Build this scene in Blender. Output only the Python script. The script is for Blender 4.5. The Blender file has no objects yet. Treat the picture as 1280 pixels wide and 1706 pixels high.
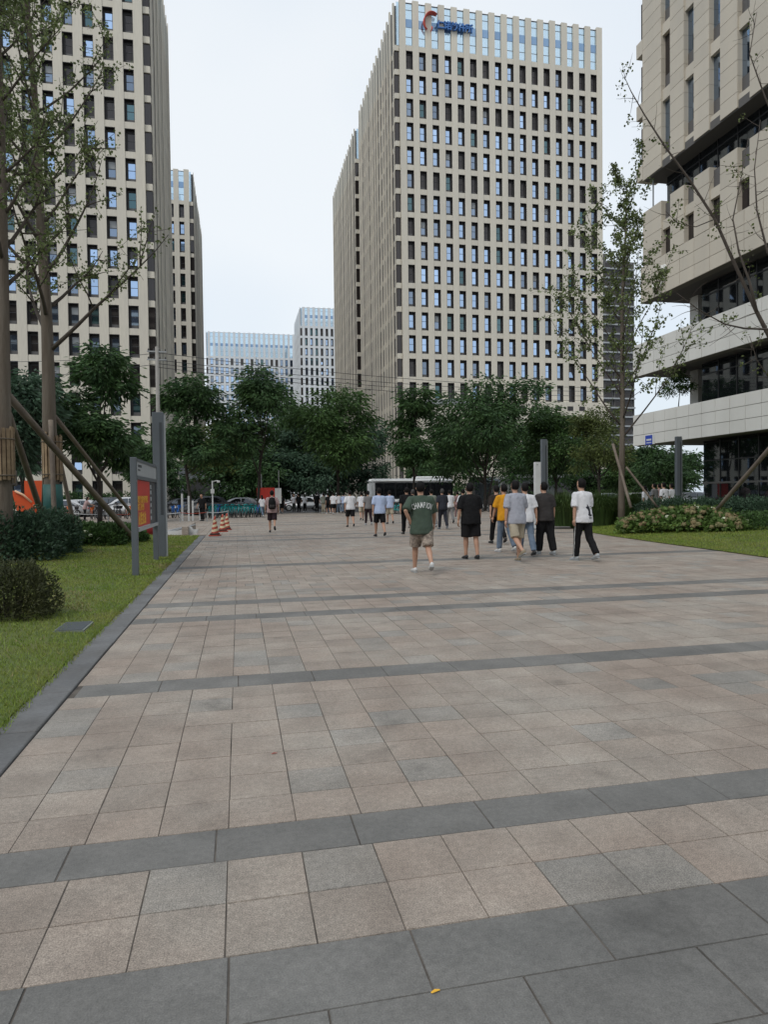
import bpy, bmesh, math, random
import numpy as np
from mathutils import Vector, Matrix, noise
random.seed(7); rng = np.random.default_rng(11)
S = bpy.context.scene
C = S.collection
R = math.radians
# ------------------------------------------------------------------ camera
F_PX, CX, CY, CAM_H = 1130.0, 640.0, 853.0, 1.5          # photograph is 1280 x 1706
YAW, PITCH, ROLL = math.atan((CX-398.0)/F_PX), -math.atan((CY-825.0)/F_PX), 0.012
_f = Vector((math.sin(YAW)*math.cos(PITCH), math.cos(YAW)*math.cos(PITCH), math.sin(PITCH)))
_r = Vector((math.cos(YAW), -math.sin(YAW), 0)); _u = _r.cross(_f)
CR = _r*math.cos(ROLL)-_u*math.sin(ROLL); CU = _u*math.cos(ROLL)+_r*math.sin(ROLL)
cam = bpy.data.objects.new('camera', bpy.data.cameras.new('camera'))
cam.data.sensor_fit = 'VERTICAL'; cam.data.sensor_height = 36; cam.data.sensor_width = 27
cam.data.lens = 36*F_PX/1706; cam.data.clip_start = 0.05; cam.data.clip_end = 4000
m = Matrix.Identity(4)
for i in range(3): m[i][0] = CR[i]; m[i][1] = CU[i]; m[i][2] = -_f[i]
m[2][3] = CAM_H
cam.matrix_world = m; C.objects.link(cam); S.camera = cam
def ray(x, y): return CR*((x-CX)/F_PX) - CU*((y-CY)/F_PX) + _f
def gnd(x, y, z=0.0):
    d = ray(x, y); return Vector((0,0,CAM_H)) + d*((z-CAM_H)/d.z)
def atY(x, y, Y):
    d = ray(x, y); return Vector((0,0,CAM_H)) + d*(Y/d.y)
def atX(x, y, X):
    d = ray(x, y); return Vector((0,0,CAM_H)) + d*(X/d.x)
# ------------------------------------------------------------------ world, sun, exposure
SUN_EL, SUN_AZ = R(52), R(226)          # azimuth measured clockwise from +Y
W = bpy.data.worlds.new('World'); S.world = W; W.use_nodes = True
nt = W.node_tree; nt.nodes.clear()
wo = nt.nodes.new('ShaderNodeOutputWorld'); mixs = nt.nodes.new('ShaderNodeMixShader')
sky = nt.nodes.new('ShaderNodeTexSky'); sky.sky_type = 'NISHITA'; sky.sun_disc = False
sky.sun_elevation = SUN_EL; sky.sun_rotation = SUN_AZ; sky.air_density = 1.3; sky.dust_density = 3.0
b1 = nt.nodes.new('ShaderNodeBackground'); b1.inputs[1].default_value = 0.10
b2 = nt.nodes.new('ShaderNodeBackground'); b2.inputs[1].default_value = 0.82      # overcast cloud deck
tc = nt.nodes.new('ShaderNodeTexCoord'); nz = nt.nodes.new('ShaderNodeTexNoise')
nz.inputs['Scale'].default_value = 1.6; nz.inputs['Detail'].default_value = 3; nz.inputs['Roughness'].default_value = 0.45
cr = nt.nodes.new('ShaderNodeValToRGB')
cr.color_ramp.elements[0].position = 0.30; cr.color_ramp.elements[0].color = (0.66, 0.77, 0.90, 1)
cr.color_ramp.elements[1].position = 0.68; cr.color_ramp.elements[1].color = (0.93, 0.97, 1.0, 1)
nt.links.new(tc.outputs['Generated'], nz.inputs['Vector']); nt.links.new(nz.outputs['Fac'], cr.inputs['Fac'])
nt.links.new(cr.outputs['Color'], b2.inputs[0]); nt.links.new(sky.outputs[0], b1.inputs[0])
mixs.inputs[0].default_value = 0.84
nt.links.new(b1.outputs[0], mixs.inputs[1]); nt.links.new(b2.outputs[0], mixs.inputs[2]); nt.links.new(mixs.outputs[0], wo.inputs[0])
sun = bpy.data.objects.new('sun', bpy.data.lights.new('sun', 'SUN'))
sun.data.energy = 1.0; sun.data.angle = R(22); sun.data.color = (1.0, 0.965, 0.91)
sd = Vector((math.sin(SUN_AZ)*math.cos(SUN_EL), math.cos(SUN_AZ)*math.cos(SUN_EL), math.sin(SUN_EL)))
sun.rotation_euler = (-sd).to_track_quat('-Z', 'Y').to_euler(); sun.location = (0, -20, 60); C.objects.link(sun)
S.view_settings.view_transform = 'Standard'; S.view_settings.look = 'None'
S.view_settings.exposure = 0.38; S.view_settings.gamma = 1; S.view_settings.use_curve_mapping = False
S.render.engine = 'CYCLES'
S.cycles.max_bounces = 6; S.cycles.transparent_max_bounces = 12; S.cycles.use_denoising = True
# ------------------------------------------------------------------ materials
def mat(name, col, rough=0.8, var=0.0, vscale=1.0, col2=None, bump=0.0, bscale=40.0, metal=0.0, spec=0.5, isl=0.0, fine=0.0, fscale=200.0, trans=0.0, streak=False, stain=0.0):
    """Principled with noise colour variation (var at vscale, fine speckle at fscale), per-object / per-island value shift and noise bump."""
    M = bpy.data.materials.new(name); M.use_nodes = True; n = M.node_tree.nodes; l = M.node_tree.links
    p = n['Principled BSDF']; p.inputs['Roughness'].default_value = rough; p.inputs['Metallic'].default_value = metal
    p.inputs['Specular IOR Level'].default_value = spec
    p.inputs['Base Color'].default_value = (*col, 1); M.diffuse_color = (*col, 1)
    src = None
    geo = n.new('ShaderNodeNewGeometry'); pos = geo.outputs['Position']
    if streak:
        mp = n.new('ShaderNodeMapping'); mp.inputs['Scale'].default_value = (1, 1, 0.12); l.new(pos, mp.inputs[0]); pos = mp.outputs[0]
    def nse(sc, det=4):
        t = n.new('ShaderNodeTexNoise'); t.inputs['Scale'].default_value = sc; t.inputs['Detail'].default_value = det; t.inputs['Roughness'].default_value = 0.6
        l.new(pos, t.inputs['Vector']); return t.outputs['Fac']
    def ramp(f, a, b):
        x = n.new('ShaderNodeMapRange'); x.inputs[1].default_value = a; x.inputs[2].default_value = b; l.new(f, x.inputs[0]); return x.outputs[0]
    if var or col2:
        mx = n.new('ShaderNodeMix'); mx.data_type = 'RGBA'
        mx.inputs[6].default_value = (*col, 1)
        mx.inputs[7].default_value = (*(col2 or tuple(c*(1-var) for c in col)), 1)
        l.new(ramp(nse(vscale), 0.35, 0.65), mx.inputs[0]); src = mx.outputs[2]
    def mul(fac_out, lo, hi, f0=0.0, f1=1.0):
        nonlocal src
        mr = n.new('ShaderNodeMapRange'); mr.inputs[1].default_value = f0; mr.inputs[2].default_value = f1
        mr.inputs[3].default_value = lo; mr.inputs[4].default_value = hi; l.new(fac_out, mr.inputs[0])
        v = n.new('ShaderNodeVectorMath'); v.operation = 'SCALE'
        if src is None: v.inputs[0].default_value = col
        else: l.new(src, v.inputs[0])
        l.new(mr.outputs[0], v.inputs['Scale']); src = v.outputs[0]
    if fine: mul(nse(fscale, 2), 1-fine, 1+fine, 0.3, 0.7)
    if stain:
        mul(nse(0.7, 5), 1-stain, 1+stain*.6, 0.32, 0.68); mul(nse(3.1, 5), 1-stain*.7, 1+stain*.5, 0.3, 0.7); mul(nse(38, 3), 1-stain*.6, 1+stain*.6, 0.3, 0.7); mul(nse(1.7, 7), 1-stain*1.5, 1.0, 0.24, 0.40)
    if isl:
        oi = n.new('ShaderNodeObjectInfo'); ad = n.new('ShaderNodeMath'); ad.operation = 'ADD'
        l.new(oi.outputs['Random'], ad.inputs[0]); l.new(geo.outputs['Random Per Island'], ad.inputs[1])
        fr = n.new('ShaderNodeMath'); fr.operation = 'FRACT'; l.new(ad.outputs[0], fr.inputs[0])
        mul(fr.outputs[0], 1-isl, 1+isl)
    if src is not None: l.new(src, p.inputs['Base Color'])
    if bump:
        b = n.new('ShaderNodeBump'); b.inputs['Strength'].default_value = bump; b.inputs['Distance'].default_value = 0.02
        l.new(nse(bscale), b.inputs['Height']); l.new(b.outputs[0], p.inputs['Normal'])
    if trans:
        out = n['Material Output']; tr = n.new('ShaderNodeBsdfTranslucent'); ms = n.new('ShaderNodeMixShader'); ms.inputs[0].default_value = trans
        if src is not None: l.new(src, tr.inputs[0])
        else: tr.inputs[0].default_value = (*col, 1)
        l.new(p.outputs[0], ms.inputs[1]); l.new(tr.outputs[0], ms.inputs[2]); l.new(ms.outputs[0], out.inputs[0])
    return M
def glassmat(name, tint, refl, body, rough=0.02, see=0.0):
    """Coated window glass: dark body plus tinted mirror reflection; see = share that looks straight through."""
    M = bpy.data.materials.new(name); M.use_nodes = True; n = M.node_tree.nodes; l = M.node_tree.links; n.clear()
    out = n.new('ShaderNodeOutputMaterial'); d = n.new('ShaderNodeBsdfDiffuse'); d.inputs[0].default_value = (*body, 1)
    g = n.new('ShaderNodeBsdfGlossy'); g.inputs[0].default_value = (*tint, 1); g.inputs[1].default_value = rough
    fr = n.new('ShaderNodeFresnel'); fr.inputs[0].default_value = 1.45
    mr = n.new('ShaderNodeMapRange'); mr.inputs[3].default_value = refl; mr.inputs[4].default_value = 1.0; l.new(fr.outputs[0], mr.inputs[0])
    oi = n.new('ShaderNodeObjectInfo'); rr = n.new('ShaderNodeMapRange'); rr.inputs[3].default_value = 0.72; rr.inputs[4].default_value = 1.08; l.new(oi.outputs['Random'], rr.inputs[0])
    mu = n.new('ShaderNodeMath'); mu.operation = 'MULTIPLY'; l.new(mr.outputs[0], mu.inputs[0]); l.new(rr.outputs[0], mu.inputs[1])
    base = d
    if see:
        t = n.new('ShaderNodeBsdfTransparent'); t.inputs[0].default_value = (0.8, 0.9, 0.96, 1); s = n.new('ShaderNodeMixShader'); s.inputs[0].default_value = see
        l.new(d.outputs[0], s.inputs[1]); l.new(t.outputs[0], s.inputs[2]); base = s
    ms = n.new('ShaderNodeMixShader'); l.new(mu.outputs[0], ms.inputs[0]); l.new(base.outputs[0], ms.inputs[1]); l.new(g.outputs[0], ms.inputs[2]); l.new(ms.outputs[0], out.inputs[0])
    return M
M = {}
M['tile'] = mat('granite_tile', (0.342,0.276,0.224), 0.75, col2=(0.285,0.252,0.213), vscale=0.7, isl=0.085, fine=0.40, fscale=190, stain=0.25, bump=0.25, bscale=160)
M['tile2'] = mat('grey_granite_tile', (0.300,0.268,0.230), 0.75, col2=(0.268,0.25,0.222), vscale=1.2, isl=0.08, fine=0.42, fscale=180, stain=0.25, bump=0.25, bscale=160)
M['band'] = mat('dark_granite', (0.172,0.165,0.152), 0.7, col2=(0.142,0.138,0.128), vscale=1.5, isl=0.06, fine=0.20, stain=0.23, fscale=170, bump=0.15, bscale=150)
M['kerb'] = mat('kerb_granite', (0.165,0.167,0.168), 0.75, col2=(0.115,0.112,0.108), stain=0.2, vscale=1.4, isl=0.12, fine=0.12, fscale=150, bump=0.2)
M['mortar'] = mat('mortar', (0.135,0.116,0.098), 0.95, var=0.55, vscale=5)
M['asphalt'] = mat('asphalt', (0.06,0.06,0.062), 0.9, var=0.25, vscale=0.4, fine=0.2, fscale=40)
M['concrete'] = mat('pavement_concrete', (0.33,0.31,0.29), 0.9, var=0.15, vscale=0.5, fine=0.1, fscale=30)
M['ground'] = mat('ground', (0.16,0.155,0.15), 0.95, var=0.25, vscale=0.05)
M['soil'] = mat('lawn_soil', (0.075,0.115,0.025), 0.95, col2=(0.12,0.125,0.04), vscale=0.9, fine=0.2, fscale=25)
M['grass'] = mat('grass_blade', (0.180,0.265,0.040), 0.6, col2=(0.255,0.285,0.066), vscale=1.1, isl=0.35, spec=0.2, trans=0.25)
M['grassdry'] = mat('dry_grass', (0.26,0.22,0.10), 0.7, isl=0.3, spec=0.2)
M['cream'] = mat('cream_stone', (0.63,0.585,0.49), 0.75, col2=(0.58,0.54,0.46), vscale=0.35, isl=0.03, fine=0.05, fscale=6, bump=0.05, bscale=8, streak=True)
M['creamside'] = mat('cream_fin', (0.62,0.575,0.485), 0.75, col2=(0.57,0.53,0.455), vscale=0.3, isl=0.05, streak=True)
M['creamfar'] = mat('hazy_pale_stone', (0.66,0.68,0.69), 0.75, isl=0.04)  # bluish pale stone with distance haze put into its colour
M['beige'] = mat('beige_panel', (0.56,0.505,0.415), 0.6, col2=(0.51,0.465,0.39), vscale=0.8, isl=0.05, streak=True)
M['white_panel'] = mat('white_panel', (0.68,0.67,0.63), 0.55, col2=(0.63,0.62,0.58), vscale=0.8, isl=0.035, streak=True)
M['groove'] = mat('panel_joint', (0.17,0.16,0.14), 0.9)
M['reveal'] = mat('dark_metal', (0.028,0.026,0.026), 0.6)
M['winframe'] = mat('window_frame', (0.06,0.06,0.065), 0.5)
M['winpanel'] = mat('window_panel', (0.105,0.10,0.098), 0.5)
M['core'] = mat('tower_core', (0.05,0.048,0.05), 0.8)
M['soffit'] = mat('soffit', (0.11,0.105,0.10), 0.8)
M['g_sky'] = glassmat('glass_blue', (0.52,0.68,0.92), 0.86, (0.02,0.03,0.05))
M['g_mid'] = glassmat('glass_grey_blue', (0.45,0.55,0.70), 0.55, (0.02,0.03,0.04))
M['g_dark'] = glassmat('glass_brown', (0.4,0.38,0.38), 0.10, (0.035,0.03,0.028))
M['g_teal'] = glassmat('glass_teal', (0.35,0.55,0.6), 0.30, (0.015,0.035,0.035))
M['g_crown'] = glassmat('glass_crown', (0.75,0.88,0.96), 0.45, (0.35,0.48,0.58), see=0.85)
M['g_crown2'] = glassmat('glass_crown_band', (0.42,0.58,0.80), 0.42, (0.12,0.22,0.36))
M['g_shop'] = glassmat('glass_shop', (0.55,0.6,0.65), 0.16, (0.012,0.014,0.016), see=0.25)
M['g_car'] = glassmat('car_glass', (0.6,0.65,0.7), 0.12, (0.012,0.013,0.015))
M['bark'] = mat('bark', (0.105,0.082,0.062), 0.95, col2=(0.15,0.125,0.10), vscale=6, bump=0.9, bscale=30, streak=True)
M['bark2'] = mat('bark_dark', (0.05,0.042,0.035), 0.95, var=0.3, vscale=5, bump=0.6)
M['twig'] = mat('twig', (0.085,0.068,0.055), 0.9, var=0.3, vscale=6)
M['bamboo'] = mat('stake_wood', (0.135,0.105,0.085), 0.8, col2=(0.19,0.155,0.12), vscale=3, bump=0.3, bscale=30)
M['slat'] = mat('bamboo_slat', (0.30,0.215,0.13), 0.8, col2=(0.2,0.135,0.08), vscale=5, isl=0.25)
def leafmat(name, a, b, isl=0.45, tr=0.25): return mat(name, a, 0.55, col2=b, vscale=0.7, isl=isl, spec=0.25, trans=tr)
M['leaf_dark'] = leafmat('leaf_dark', (0.064,0.122,0.038), (0.046,0.092,0.038))
M['leaf_mid'] = leafmat('leaf_mid', (0.072,0.135,0.036), (0.050,0.095,0.032))
M['leaf_olive'] = leafmat('leaf_olive', (0.115,0.145,0.040), (0.080,0.105,0.034))
M['leaf_gink'] = leafmat('leaf_ginkgo', (0.172,0.215,0.080), (0.128,0.165,0.066))
M['leaf_blue'] = leafmat('leaf_bluegreen', (0.060,0.108,0.062), (0.045,0.082,0.050))
M['leaf_brown'] = leafmat('leaf_olive_brown', (0.075,0.078,0.030), (0.055,0.066,0.028))
M['leaf_hyd'] = leafmat('leaf_hydrangea', (0.110,0.180,0.040), (0.075,0.130,0.034))
M['leaf_russet'] = leafmat('leaf_russet', (0.17,0.105,0.05), (0.12,0.105,0.05))
M['flower_white'] = mat('flower_cream', (0.55,0.58,0.42), 0.7, isl=0.15)
M['flower_rust'] = mat('flower_faded', (0.22,0.15,0.075), 0.8, col2=(0.16,0.16,0.07), vscale=3, isl=0.3)
M['flower_purple'] = mat('flower_purple', (0.27,0.23,0.30), 0.8, isl=0.3)
M['reed'] = leafmat('reed_blade', (0.050,0.090,0.026), (0.075,0.115,0.035))
M['grey_metal'] = mat('grey_paint', (0.115,0.13,0.145), 0.45, col2=(0.10,0.112,0.125), vscale=1.5)
M['grey_dark'] = mat('dark_grey_paint', (0.05,0.056,0.064), 0.5)
M['grey_light'] = mat('light_grey_paint', (0.36,0.38,0.39), 0.5, var=0.06, vscale=2)
M['white_paint'] = mat('white_paint', (0.62,0.63,0.62), 0.45, var=0.1, vscale=2)
M['red'] = mat('red_print', (0.52,0.035,0.022), 0.5, var=0.12, vscale=3)
M['yellow'] = mat('yellow_print', (0.75,0.42,0.035), 0.5)
M['orange'] = mat('orange_paint', (0.62,0.085,0.018), 0.5, var=0.1, vscale=2)
M['peach'] = mat('peach_paint', (0.70,0.42,0.26), 0.55)
M['green_paint'] = mat('green_wrap', (0.012,0.085,0.075), 0.6, var=0.15, vscale=4)
M['cone_red'] = mat('cone_red', (0.38,0.055,0.028), 0.6, var=0.3, vscale=9)
M['cone_white'] = mat('cone_cream', (0.62,0.52,0.33), 0.6, var=0.2, vscale=9)
M['rubber'] = mat('rubber', (0.02,0.02,0.02), 0.8)
M['blackmetal'] = mat('black_paint', (0.02,0.021,0.023), 0.4)
M['steel'] = mat('galvanised', (0.42,0.43,0.43), 0.45, metal=0.6, var=0.15, vscale=8)
M['concpole'] = mat('pole_concrete', (0.30,0.285,0.26), 0.85, var=0.15, vscale=2)
M['blue_sign'] = mat('blue_letter', (0.04,0.15,0.42), 0.4)
M['red_sign'] = mat('red_logo', (0.62,0.10,0.07), 0.45)
M['plate_blue'] = mat('plate_blue', (0.03,0.07,0.42), 0.4)
M['skin'] = mat('skin', (0.46,0.27,0.185), 0.55, col2=(0.40,0.225,0.15), vscale=6)
M['hair'] = mat('hair_black', (0.008,0.007,0.007), 0.7, fine=0.3, fscale=90, spec=0.15)
M['hair_grey'] = mat('hair_greying', (0.06,0.057,0.055), 0.7, fine=0.5, fscale=90, spec=0.15)
# ------------------------------------------------------------------ helpers
def box(bm, x0, x1, y0, y1, z0, z1, mi=0):
    v = [bm.verts.new(p) for p in ((x0,y0,z0),(x1,y0,z0),(x1,y1,z0),(x0,y1,z0),(x0,y0,z1),(x1,y0,z1),(x1,y1,z1),(x0,y1,z1))]
    for q in ((0,3,2,1),(4,5,6,7),(0,1,5,4),(1,2,6,5),(2,3,7,6),(3,0,4,7)):
        f = bm.faces.new([v[i] for i in q]); f.material_index = mi
def frames(pts, ref):
    out = []
    for i, p in enumerate(pts):
        a = pts[max(i-1, 0)]; b = pts[min(i+1, len(pts)-1)]
        t = (b-a).normalized(); s = t.cross(ref)
        if s.length < 1e-4: s = t.cross(Vector((1, 0.01, 0)))
        s.normalize(); out.append((s, s.cross(t).normalized()))
    return out
def tube(bm, pts, rad, n=8, ref=(0,1,0), mi=0, cap=True):
    """Closed lofted tube: rad is a list of r or (rx, ry); rx runs along tangent x ref."""
    pts = [Vector(p) for p in pts]; ref = Vector(ref); rings = []
    for p, r, (s, u) in zip(pts, rad, frames(pts, ref)):
        rx, ry = r if isinstance(r, (tuple, list)) else (r, r)
        rings.append([bm.verts.new(p + s*(rx*math.cos(2*math.pi*k/n)) + u*(ry*math.sin(2*math.pi*k/n))) for k in range(n)])
    for a, b in zip(rings, rings[1:]):
        for k in range(n):
            f = bm.faces.new((a[k], a[(k+1)%n], b[(k+1)%n], b[k])); f.material_index = mi
    if cap:
        for rg in (list(reversed(rings[0])), rings[-1]):
            f = bm.faces.new(rg); f.material_index = mi
    return rings
def ellipsoid(bm, c, r, u=12, v=8, mi=0, fn=None):
    c = Vector(c); rows = []
    for i in range(v+1):
        th = math.pi*i/v
        row = []
        for k in range(u if 0 < i < v else 1):
            ph = 2*math.pi*k/u
            p = Vector((r[0]*math.sin(th)*math.cos(ph), r[1]*math.sin(th)*math.sin(ph), r[2]*math.cos(th)))
            if fn: p = fn(p)
            row.append(bm.verts.new(c+p))
        rows.append(row)
    for a, b in zip(rows, rows[1:]):
        for k in range(u):
            if len(a) == 1: q = (a[0], b[k], b[(k+1)%u])
            elif len(b) == 1: q = (a[k], b[0], a[(k+1)%u])
            else: q = (a[k], b[k], b[(k+1)%u], a[(k+1)%u])
            f = bm.faces.new(q); f.material_index = mi
def fix(bm): bmesh.ops.recalc_face_normals(bm, faces=bm.faces)
def mesh(name, bm, mats, smooth=False):
    me = bpy.data.meshes.new(name); fix(bm); bm.to_mesh(me); bm.free()
    for k in (mats if isinstance(mats, (list, tuple)) else [mats]): me.materials.append(M[k] if isinstance(k, str) else k)
    if smooth: me.polygons.foreach_set('use_smooth', [True]*len(me.polygons))
    return me
def put(name, me, parent=None, loc=(0,0,0), rz=0.0, scale=None):
    o = bpy.data.objects.new(name, me); C.objects.link(o); o.location = loc; o.rotation_euler = (0, 0, rz)
    if scale: o.scale = scale
    if parent: o.parent = parent
    return o
def mk(name, bm, mats, parent=None, loc=(0,0,0), rz=0.0, smooth=False): return put(name, mesh(name, bm, mats, smooth), parent, loc, rz)
def tag(o, label=None, cat=None, group=None, kind=None):
    for k, v in (('label', label), ('category', cat), ('group', group), ('kind', kind)):
        if v: o[k] = v
    return o
def thing(name, label, cat, loc=(0,0,0), rz=0.0, group=None):
    return tag(put(name, None, None, loc, rz), label, cat, group)
def bxo(name, dims, m_, parent=None, loc=(0,0,0), bev=0.0, rz=0.0):
    bm = bmesh.new(); box(bm, *dims)
    if bev: bmesh.ops.bevel(bm, geom=list(bm.edges), offset=bev, segments=1, affect='EDGES')
    return mk(name, bm, m_, parent, loc, rz)
def npmesh(name, verts, faces, mats, mi=None, smooth=False):
    """Fast mesh from numpy arrays; every face has the same number of corners."""
    me = bpy.data.meshes.new(name); nv, (nf, k) = len(verts), faces.shape
    me.vertices.add(nv); me.vertices.foreach_set('co', np.asarray(verts, np.float32).ravel())
    me.loops.add(nf*k); me.loops.foreach_set('vertex_index', faces.astype(np.int32).ravel())
    me.polygons.add(nf); me.polygons.foreach_set('loop_start', np.arange(0, nf*k, k, dtype=np.int32)); me.polygons.foreach_set('loop_total', np.full(nf, k, np.int32))
    if mi is not None: me.polygons.foreach_set('material_index', np.asarray(mi, np.int32))
    me.polygons.foreach_set('use_smooth', np.full(nf, smooth, bool))
    me.update(calc_edges=True)
    for q in (mats if isinstance(mats, (list, tuple)) else [mats]): me.materials.append(M[q])
    return me
def leaves(pos, dirs, length, width, droop=0.0, fold=0.12):
    """Diamond leaves (one quad each): pos (n,3), dirs (n,3) growth direction."""
    n = len(pos); d = dirs/np.maximum(np.linalg.norm(dirs, axis=1, keepdims=True), 1e-6)
    rnd = rng.normal(size=(n, 3)); s = np.cross(d, rnd); s /= np.maximum(np.linalg.norm(s, axis=1, keepdims=True), 1e-6)
    L = (length*rng.uniform(0.6, 1.25, n))[:, None]; Wd = (width*rng.uniform(0.7, 1.2, n))[:, None]
    mid = pos + d*L*0.5; nr = np.cross(d, s)
    tip = pos + d*L; tip[:, 2] -= droop*L[:, 0]
    v = np.stack([pos, mid + s*Wd*0.5 + nr*fold*Wd, tip, mid - s*Wd*0.5 + nr*fold*Wd], axis=1).reshape(-1, 3)
    return v, np.arange(n*4).reshape(n, 4)
# ------------------------------------------------------------------ the ground, road and plaza
bm = bmesh.new(); box(bm, -900, 900, -300, 1500, -0.6, -0.02); tag(mk('ground', bm, 'ground'), kind='structure')
bm = bmesh.new(); box(bm, -150, 150, 62, 78, -0.3, -0.012); tag(mk('road', bm, 'asphalt'), kind='structure')
bm = bmesh.new(); box(bm, -150, 150, 80, 99, -0.3, 0.08); tag(mk('far_pavement', bm, 'concrete'), kind='structure')
bm = bmesh.new(); box(bm, -60, -1.6, 27.3, 62, -0.3, -0.008); tag(mk('side_pavement', bm, 'concrete'), kind='structure')
EDGE = -1.29                                   # left edge of the granite plaza
bm = bmesh.new(); box(bm, EDGE, 70, -14, 62, -0.3, -0.004); box(bm, -1.6, EDGE, 27.3, 62, -0.3, -0.0041)
plaza = tag(mk('plaza', bm, 'mortar'), kind='structure')
BANDS = [(0.74,1.04),(1.04,1.34),(1.34,1.64),(1.64,1.94),(1.94,2.24),(2.84,3.12),(5.46,5.80),(8.47,8.83),(9.67,10.05),(14.75,15.25),(23.5,24.0),(26.1,26.6),(36.0,36.6),(39.0,39.6),(50.0,50.7)]
rows = []; y = -2.0
for a, b in BANDS + [(62.0, 62.0)]:
    nrow = max(1, round((a-y)/0.305)); 
    if a-y > 0.05:
        for i in range(nrow): rows.append((y+(a-y)*i/nrow, y+(a-y)*(i+1)/nrow, 0))
    if b > a: rows.append((a, b, 1))
    y = b
def lawn_x(Y):                                  # right lawn edge X at a given Y
    pts = [(-20,11.0),(8,11.2),(12.9,11.5),(14.8,11.75),(17.7,12.05),(21.3,12.5),(24,13.1),(26.6,13.9),(30,15.4),(34,18.5),(38,24),(40,70),(80,70)]
    for (y0,x0),(y1,x1) in zip(pts, pts[1:]):
        if y0 <= Y <= y1: return x0+(x1-x0)*(Y-y0)/(y1-y0)
    return 70
cells = []
for r_i, (y0, y1, dark) in enumerate(rows):
    w = 0.61 if dark else 0.305
    if y0 > 34: w = 0.61
    off = random.choice((0, 0, 0, 0, 0, 0, 0.5)) * w if not dark else random.random()*w
    x = EDGE - off; xe = min(lawn_x((y0+y1)/2)+0.3, 15 if y0 < 30 else 24)
    while x < xe:
        ww = w*(2 if (not dark and random.random() < 0.02) else 1)
        xa, xb = max(x, EDGE), x+ww
        if xb-xa > 0.05: cells.append((xa, xb, y0, y1, dark))
        x += ww
def in_view(c):
    p = Vector(((c[0]+c[1])/2, (c[2]+c[3])/2, -CAM_H)); d = p.dot(_f)
    if d < 0.8: return False
    return abs(p.dot(CR)/d*F_PX) < 690 and -900 < -p.dot(CU)/d*F_PX < 905
seen = [c for c in cells if in_view(c)]
def area(c): return (c[1]-c[0])*(c[3]-c[2])/max(c[2], 0.5)**3
near = set(sorted(seen, key=area, reverse=True)[:300])
bm = bmesh.new(); box(bm, -0.5, 0.5, -0.5, 0.5, -0.03, 0.0)
bmesh.ops.bevel(bm, geom=[e for e in bm.edges if all(v.co.z > -0.01 for v in e.verts)], offset=0.006, segments=1, affect='EDGES')
tmes = {k: mesh('paving_tile', bm.copy(), k) for k in ('tile', 'tile2', 'band')}; bm.free()
V, Fc, Mi = [], [], []
for c in cells:
    xa, xb, y0, y1, dark = c
    k = 'band' if dark else ('tile2' if random.random() < 0.13 else 'tile')
    z = random.uniform(-0.0012, 0.0012); g = random.choice((0.0009, 0.0012, 0.0022)) if not dark else 0.0016
    if c in near:
        put('paving_slab' if dark else 'paving_tile', tmes[k], plaza, ((xa+xb)/2, (y0+y1)/2, z), 0, (xb-xa-2*g, y1-y0-2*g, 1))
    elif c[2] > 0.5:
        b = len(V); e = 0.0025
        V += [(xa+g,y0+g,z-0.02),(xb-g,y0+g,z-0.02),(xb-g,y1-g,z-0.02),(xa+g,y1-g,z-0.02),(xa+g+e,y0+g+e,z),(xb-g-e,y0+g+e,z),(xb-g-e,y1-g-e,z),(xa+g+e,y1-g-e,z)]
        Fc += [(b+4,b+5,b+6,b+7),(b,b+1,b+5,b+4),(b+1,b+2,b+6,b+5),(b+2,b+3,b+7,b+6),(b+3,b,b+4,b+7)]; Mi += [('tile','tile2','band').index(k)]*5
tag(put('paving', npmesh('paving', np.array(V), np.array(Fc), ['tile','tile2','band'], Mi), plaza), kind='stuff')
bm = bmesh.new()                                # the plaza wing beyond the lawn
for i in range(40):
    for j in range(60):
        x0, y0 = -13.5+0.3*0+i*0.305, 28+j*0.57
        box(bm, x0+0.004, x0+0.30, y0+0.004, y0+0.565, -0.01, 0.001)
tag(mk('paving', bm, 'tile', plaza), kind='stuff')
# kerb
kerb = tag(bxo('kerb', (-1.56, EDGE-0.004, -14, 27.2, -0.3, -0.02), 'mortar'), kind='structure')
bm = bmesh.new(); box(bm, -1.555, EDGE-0.008, 0.004, 0.894, -0.05, 0.012); bmesh.ops.bevel(bm, geom=list(bm.edges), offset=0.006, segments=1, affect='EDGES')
ks = mesh('kerb_stone', bm, 'kerb')
for i in range(34): put('kerb_stone', ks, kerb, (random.uniform(-.003,.003), -3.4+0.9*i, random.uniform(-.002,.003)))
# ------------------------------------------------------------------ lawns (soil sheets, grass blades)
def lawn(name, poly, zfun, step=0.6):
    """Ground sheet over a grid clipped by poly(x, y) -> bool, height from zfun."""
    xs = np.arange(poly['x0'], poly['x1']+1e-6, step); ys = np.arange(poly['y0'], poly['y1']+1e-6, step)
    bm = bmesh.new(); vs = {}
    for i, X in enumerate(xs):
        for j, Y in enumerate(ys):
            X2 = poly['clip'](X, Y); vs[i, j] = bm.verts.new((X2, Y, zfun(X2, Y)))
    for i in range(len(xs)-1):
        for j in range(len(ys)-1):
            q = (vs[i,j], vs[i+1,j], vs[i+1,j+1], vs[i,j+1])
            if abs(q[0].co.x-q[1].co.x)+abs(q[3].co.x-q[2].co.x) > 1e-3: bm.faces.new(q)
    return tag(mk(name, bm, 'soil', smooth=True), kind='structure')
def zl(X, Y): return 0.02 + min(0.22, max(0, (-1.56-X))*0.045) + 0.02*noise.noise(Vector((X*.4, Y*.4, 0)))*min(1, max(0,-1.56-X))
def zr(X, Y): return 0.02 + min(0.30, max(0, X-lawn_x(Y))*0.07)
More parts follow.
